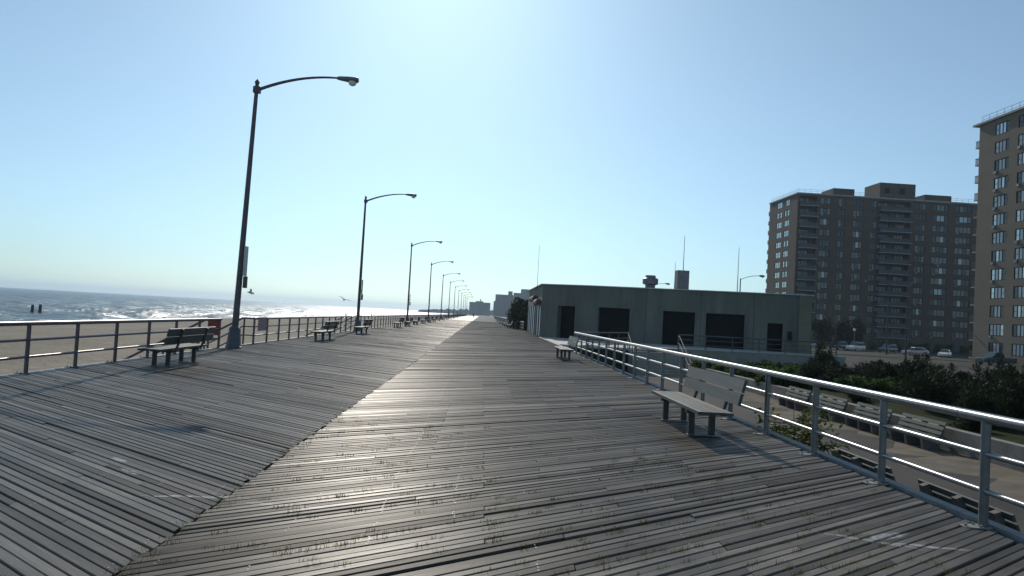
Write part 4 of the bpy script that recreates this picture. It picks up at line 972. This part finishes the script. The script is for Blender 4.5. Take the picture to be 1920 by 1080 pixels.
# ------------------------------------------------------------------ people, gulls, pilings
def person_mat(name, top, bottom, skin=(.35, .22, .16), hair=(.03, .025, .02)):
    m, t, p = new_mat(name); tc = N(t, 'TexCoord'); sp_ = N(t, 'SeparateXYZ'); t.links.new(tc.outputs['Object'], sp_.inputs[0])
    zz = mathn(t, 'DIVIDE', sp_.outputs[2], 1.8)
    n = t.nodes.new('ShaderNodeValToRGB'); n.color_ramp.interpolation = 'CONSTANT'; e = n.color_ramp.elements
    st = [(0, (.02, .02, .02)), (.05, bottom), (.53, top), (.835, skin), (.945, hair)]
    while len(e) < len(st): e.new(.5)
    for q_, (p_, c) in zip(e, st): q_.position = p_; q_.color = (*c, 1)
    t.links.new(zz, n.inputs[0]); t.links.new(n.outputs[0], p.inputs['Base Color']); p.inputs['Roughness'].default_value = .85
    return m
def person(name, label, x, y, z, rz, m, stride=.22, bend=0):
    J_ = {'pel': (0, 0, .95), 'wa': (0, .01, 1.1), 'ch': (0, .0, 1.34), 'nk': (0, 0, 1.52), 'hd': (0, .02, 1.64), 'tp': (0, .01, 1.77),
          'lh': (-.1, 0, .9), 'lk': (-.1, stride * .6, .5), 'la': (-.1, stride * .55, .09), 'lt': (-.1, stride * .55 + .16, .04), 'rh': (.1, 0, .9), 'rk': (.1, -stride * .2, .5), 'ra': (.1, -stride, .1), 'rt': (.1, -stride + .15, .04),
          'ls': (-.19, 0, 1.44), 'le': (-.24, -.06, 1.16), 'lw': (-.24, .08 + bend, .95 + bend), 'lf': (-.23, .12 + bend, .86 + bend), 'rs': (.19, 0, 1.44), 're': (.24, -.02, 1.16), 'rw': (.24, .14 + bend, .95 + bend), 'rf': (.23, .19 + bend, .87 + bend)}
    rad = dict(pel=.15, wa=.135, ch=.16, nk=.058, hd=.098, tp=.06, lh=.09, lk=.062, la=.045, lt=.04, rh=.09, rk=.062, ra=.045, rt=.04, ls=.07, le=.045, lw=.033, lf=.036, rs=.07, re=.045, rw=.033, rf=.036)
    E = 'pel-wa wa-ch ch-nk nk-hd hd-tp pel-lh lh-lk lk-la la-lt pel-rh rh-rk rk-ra ra-rt ch-ls ls-le le-lw lw-lf ch-rs rs-re re-rw rw-rf'.split()
    ks = list(J_); me = bpy.data.meshes.new(name); me.from_pydata([J_[k] for k in ks], [tuple(ks.index(a) for a in e.split('-')) for e in E], [])
    o = link(name, me, None, (x, y, z), rz); md = o.modifiers.new('skin', 'SKIN'); 
    for i, k in enumerate(ks): me.skin_vertices[0].data[i].radius = (rad[k], rad[k] * (.72 if k in ('ch', 'wa', 'pel') else 1)); me.skin_vertices[0].data[i].use_root = k == 'pel'
    md.use_smooth_shade = True; sd = o.modifiers.new('sub', 'SUBSURF'); sd.levels = 1; sd.render_levels = 1
    me.materials.append(m); tag(o, label, 'person'); return o
pm1 = person_mat('dark_clothes', (.03, .03, .04), (.025, .025, .03)); pm2 = person_mat('mixed_clothes', (.05, .04, .04), (.03, .035, .06)); pm3 = person_mat('beach_clothes', (.1, .06, .06), (.04, .04, .05))
person('person', 'person in dark clothes standing by the right hand benches near the dark trees', 3.75, 101, .01, R(170), pm1, .12)
person('person', 'person walking alone far down the middle of the boardwalk', -2.85, 235, .0, R(10), pm2)
person('person', 'person in dark clothes walking along the beach side railing far off', -7.9, 175, .0, R(0), pm1)
for i, (x, y, lab) in enumerate(((-44, 243, 'lone figure standing on the wet sand, left of the second lamp'), (-42, 285, 'left one of two small figures on the far sand'), (-41.2, 286, 'right one of two small figures on the far sand'))): person('person', lab, x, y, -2.3, R(40 * i), pm3)
def gull(x, y, z, rz, label):
    g = empty('gull', (x, y, z), rz); tag(g, label, 'bird'); g.rotation_euler = (R(20), R(15), rz); g.scale = (1.3,) * 3
    MB().tube([(-.2, 0, 0), (-.1, 0, .02), (.08, 0, .02), (.2, 0, .03), (.26, 0, .02)], [.01, .05, .06, .035, .008], 8).obj('body', M['gull'], g, True)
    for s in (-1, 1):
        q = MB(); q.hexa([(-.07, s * .03, .03), (.08, s * .03, .03), (.1, s * .32, .17), (0, s * .32, .17)], [(-.07, s * .03, .045), (.08, s * .03, .045), (.1, s * .32, .18), (0, s * .32, .18)]); q.hexa([(0, s * .32, .17), (.1, s * .32, .17), (-.08, s * .66, .1), (-.1, s * .66, .1)], [(0, s * .32, .18), (.1, s * .32, .18), (-.08, s * .66, .106), (-.1, s * .66, .106)]); q.obj('wing', M['gull'], g)
gull(-18.5, 60, 2.3, .6, 'gull gliding just right of the nearest lamp post'); gull(-16.6, 90, 2.4, 2.2, 'gull gliding left of the second lamp post')
for i, (x, y, h_, lab) in enumerate(((-90.2, 153.5, 1.35, 'left one of two dark timber pilings standing in the surf'), (-88.9, 153.9, 1.5, 'right one of two dark timber pilings standing in the surf'))):
    q = MB().tube([(0, 0, -2), (.02, 0, h_ * .6), (.04, 0, h_)], [.3, .28, .25], 10); o = q.obj('piling', M['wetwood'], None, True); o.location = (x, y, -2.9); tag(o, lab, 'piling')

# ------------------------------------------------------------------ haze
hz = MB().box(-7800, 7800, -400, 7800, -8, 52).obj('haze'); tag(hz, kind='stuff')
m = bpy.data.materials.new('sea_haze'); m.use_nodes = True; t = m.node_tree; t.nodes.clear()
pv_ = t.nodes.new('ShaderNodeVolumePrincipled'); pv_.inputs['Color'].default_value = (.6, .79, 1, 1); pv_.inputs['Density'].default_value = .00017; pv_.inputs['Anisotropy'].default_value = .35
ou = t.nodes.new('ShaderNodeOutputMaterial'); t.links.new(pv_.outputs[0], ou.inputs['Volume']); hz.data.materials.append(m)
hz.display_type = 'WIRE'
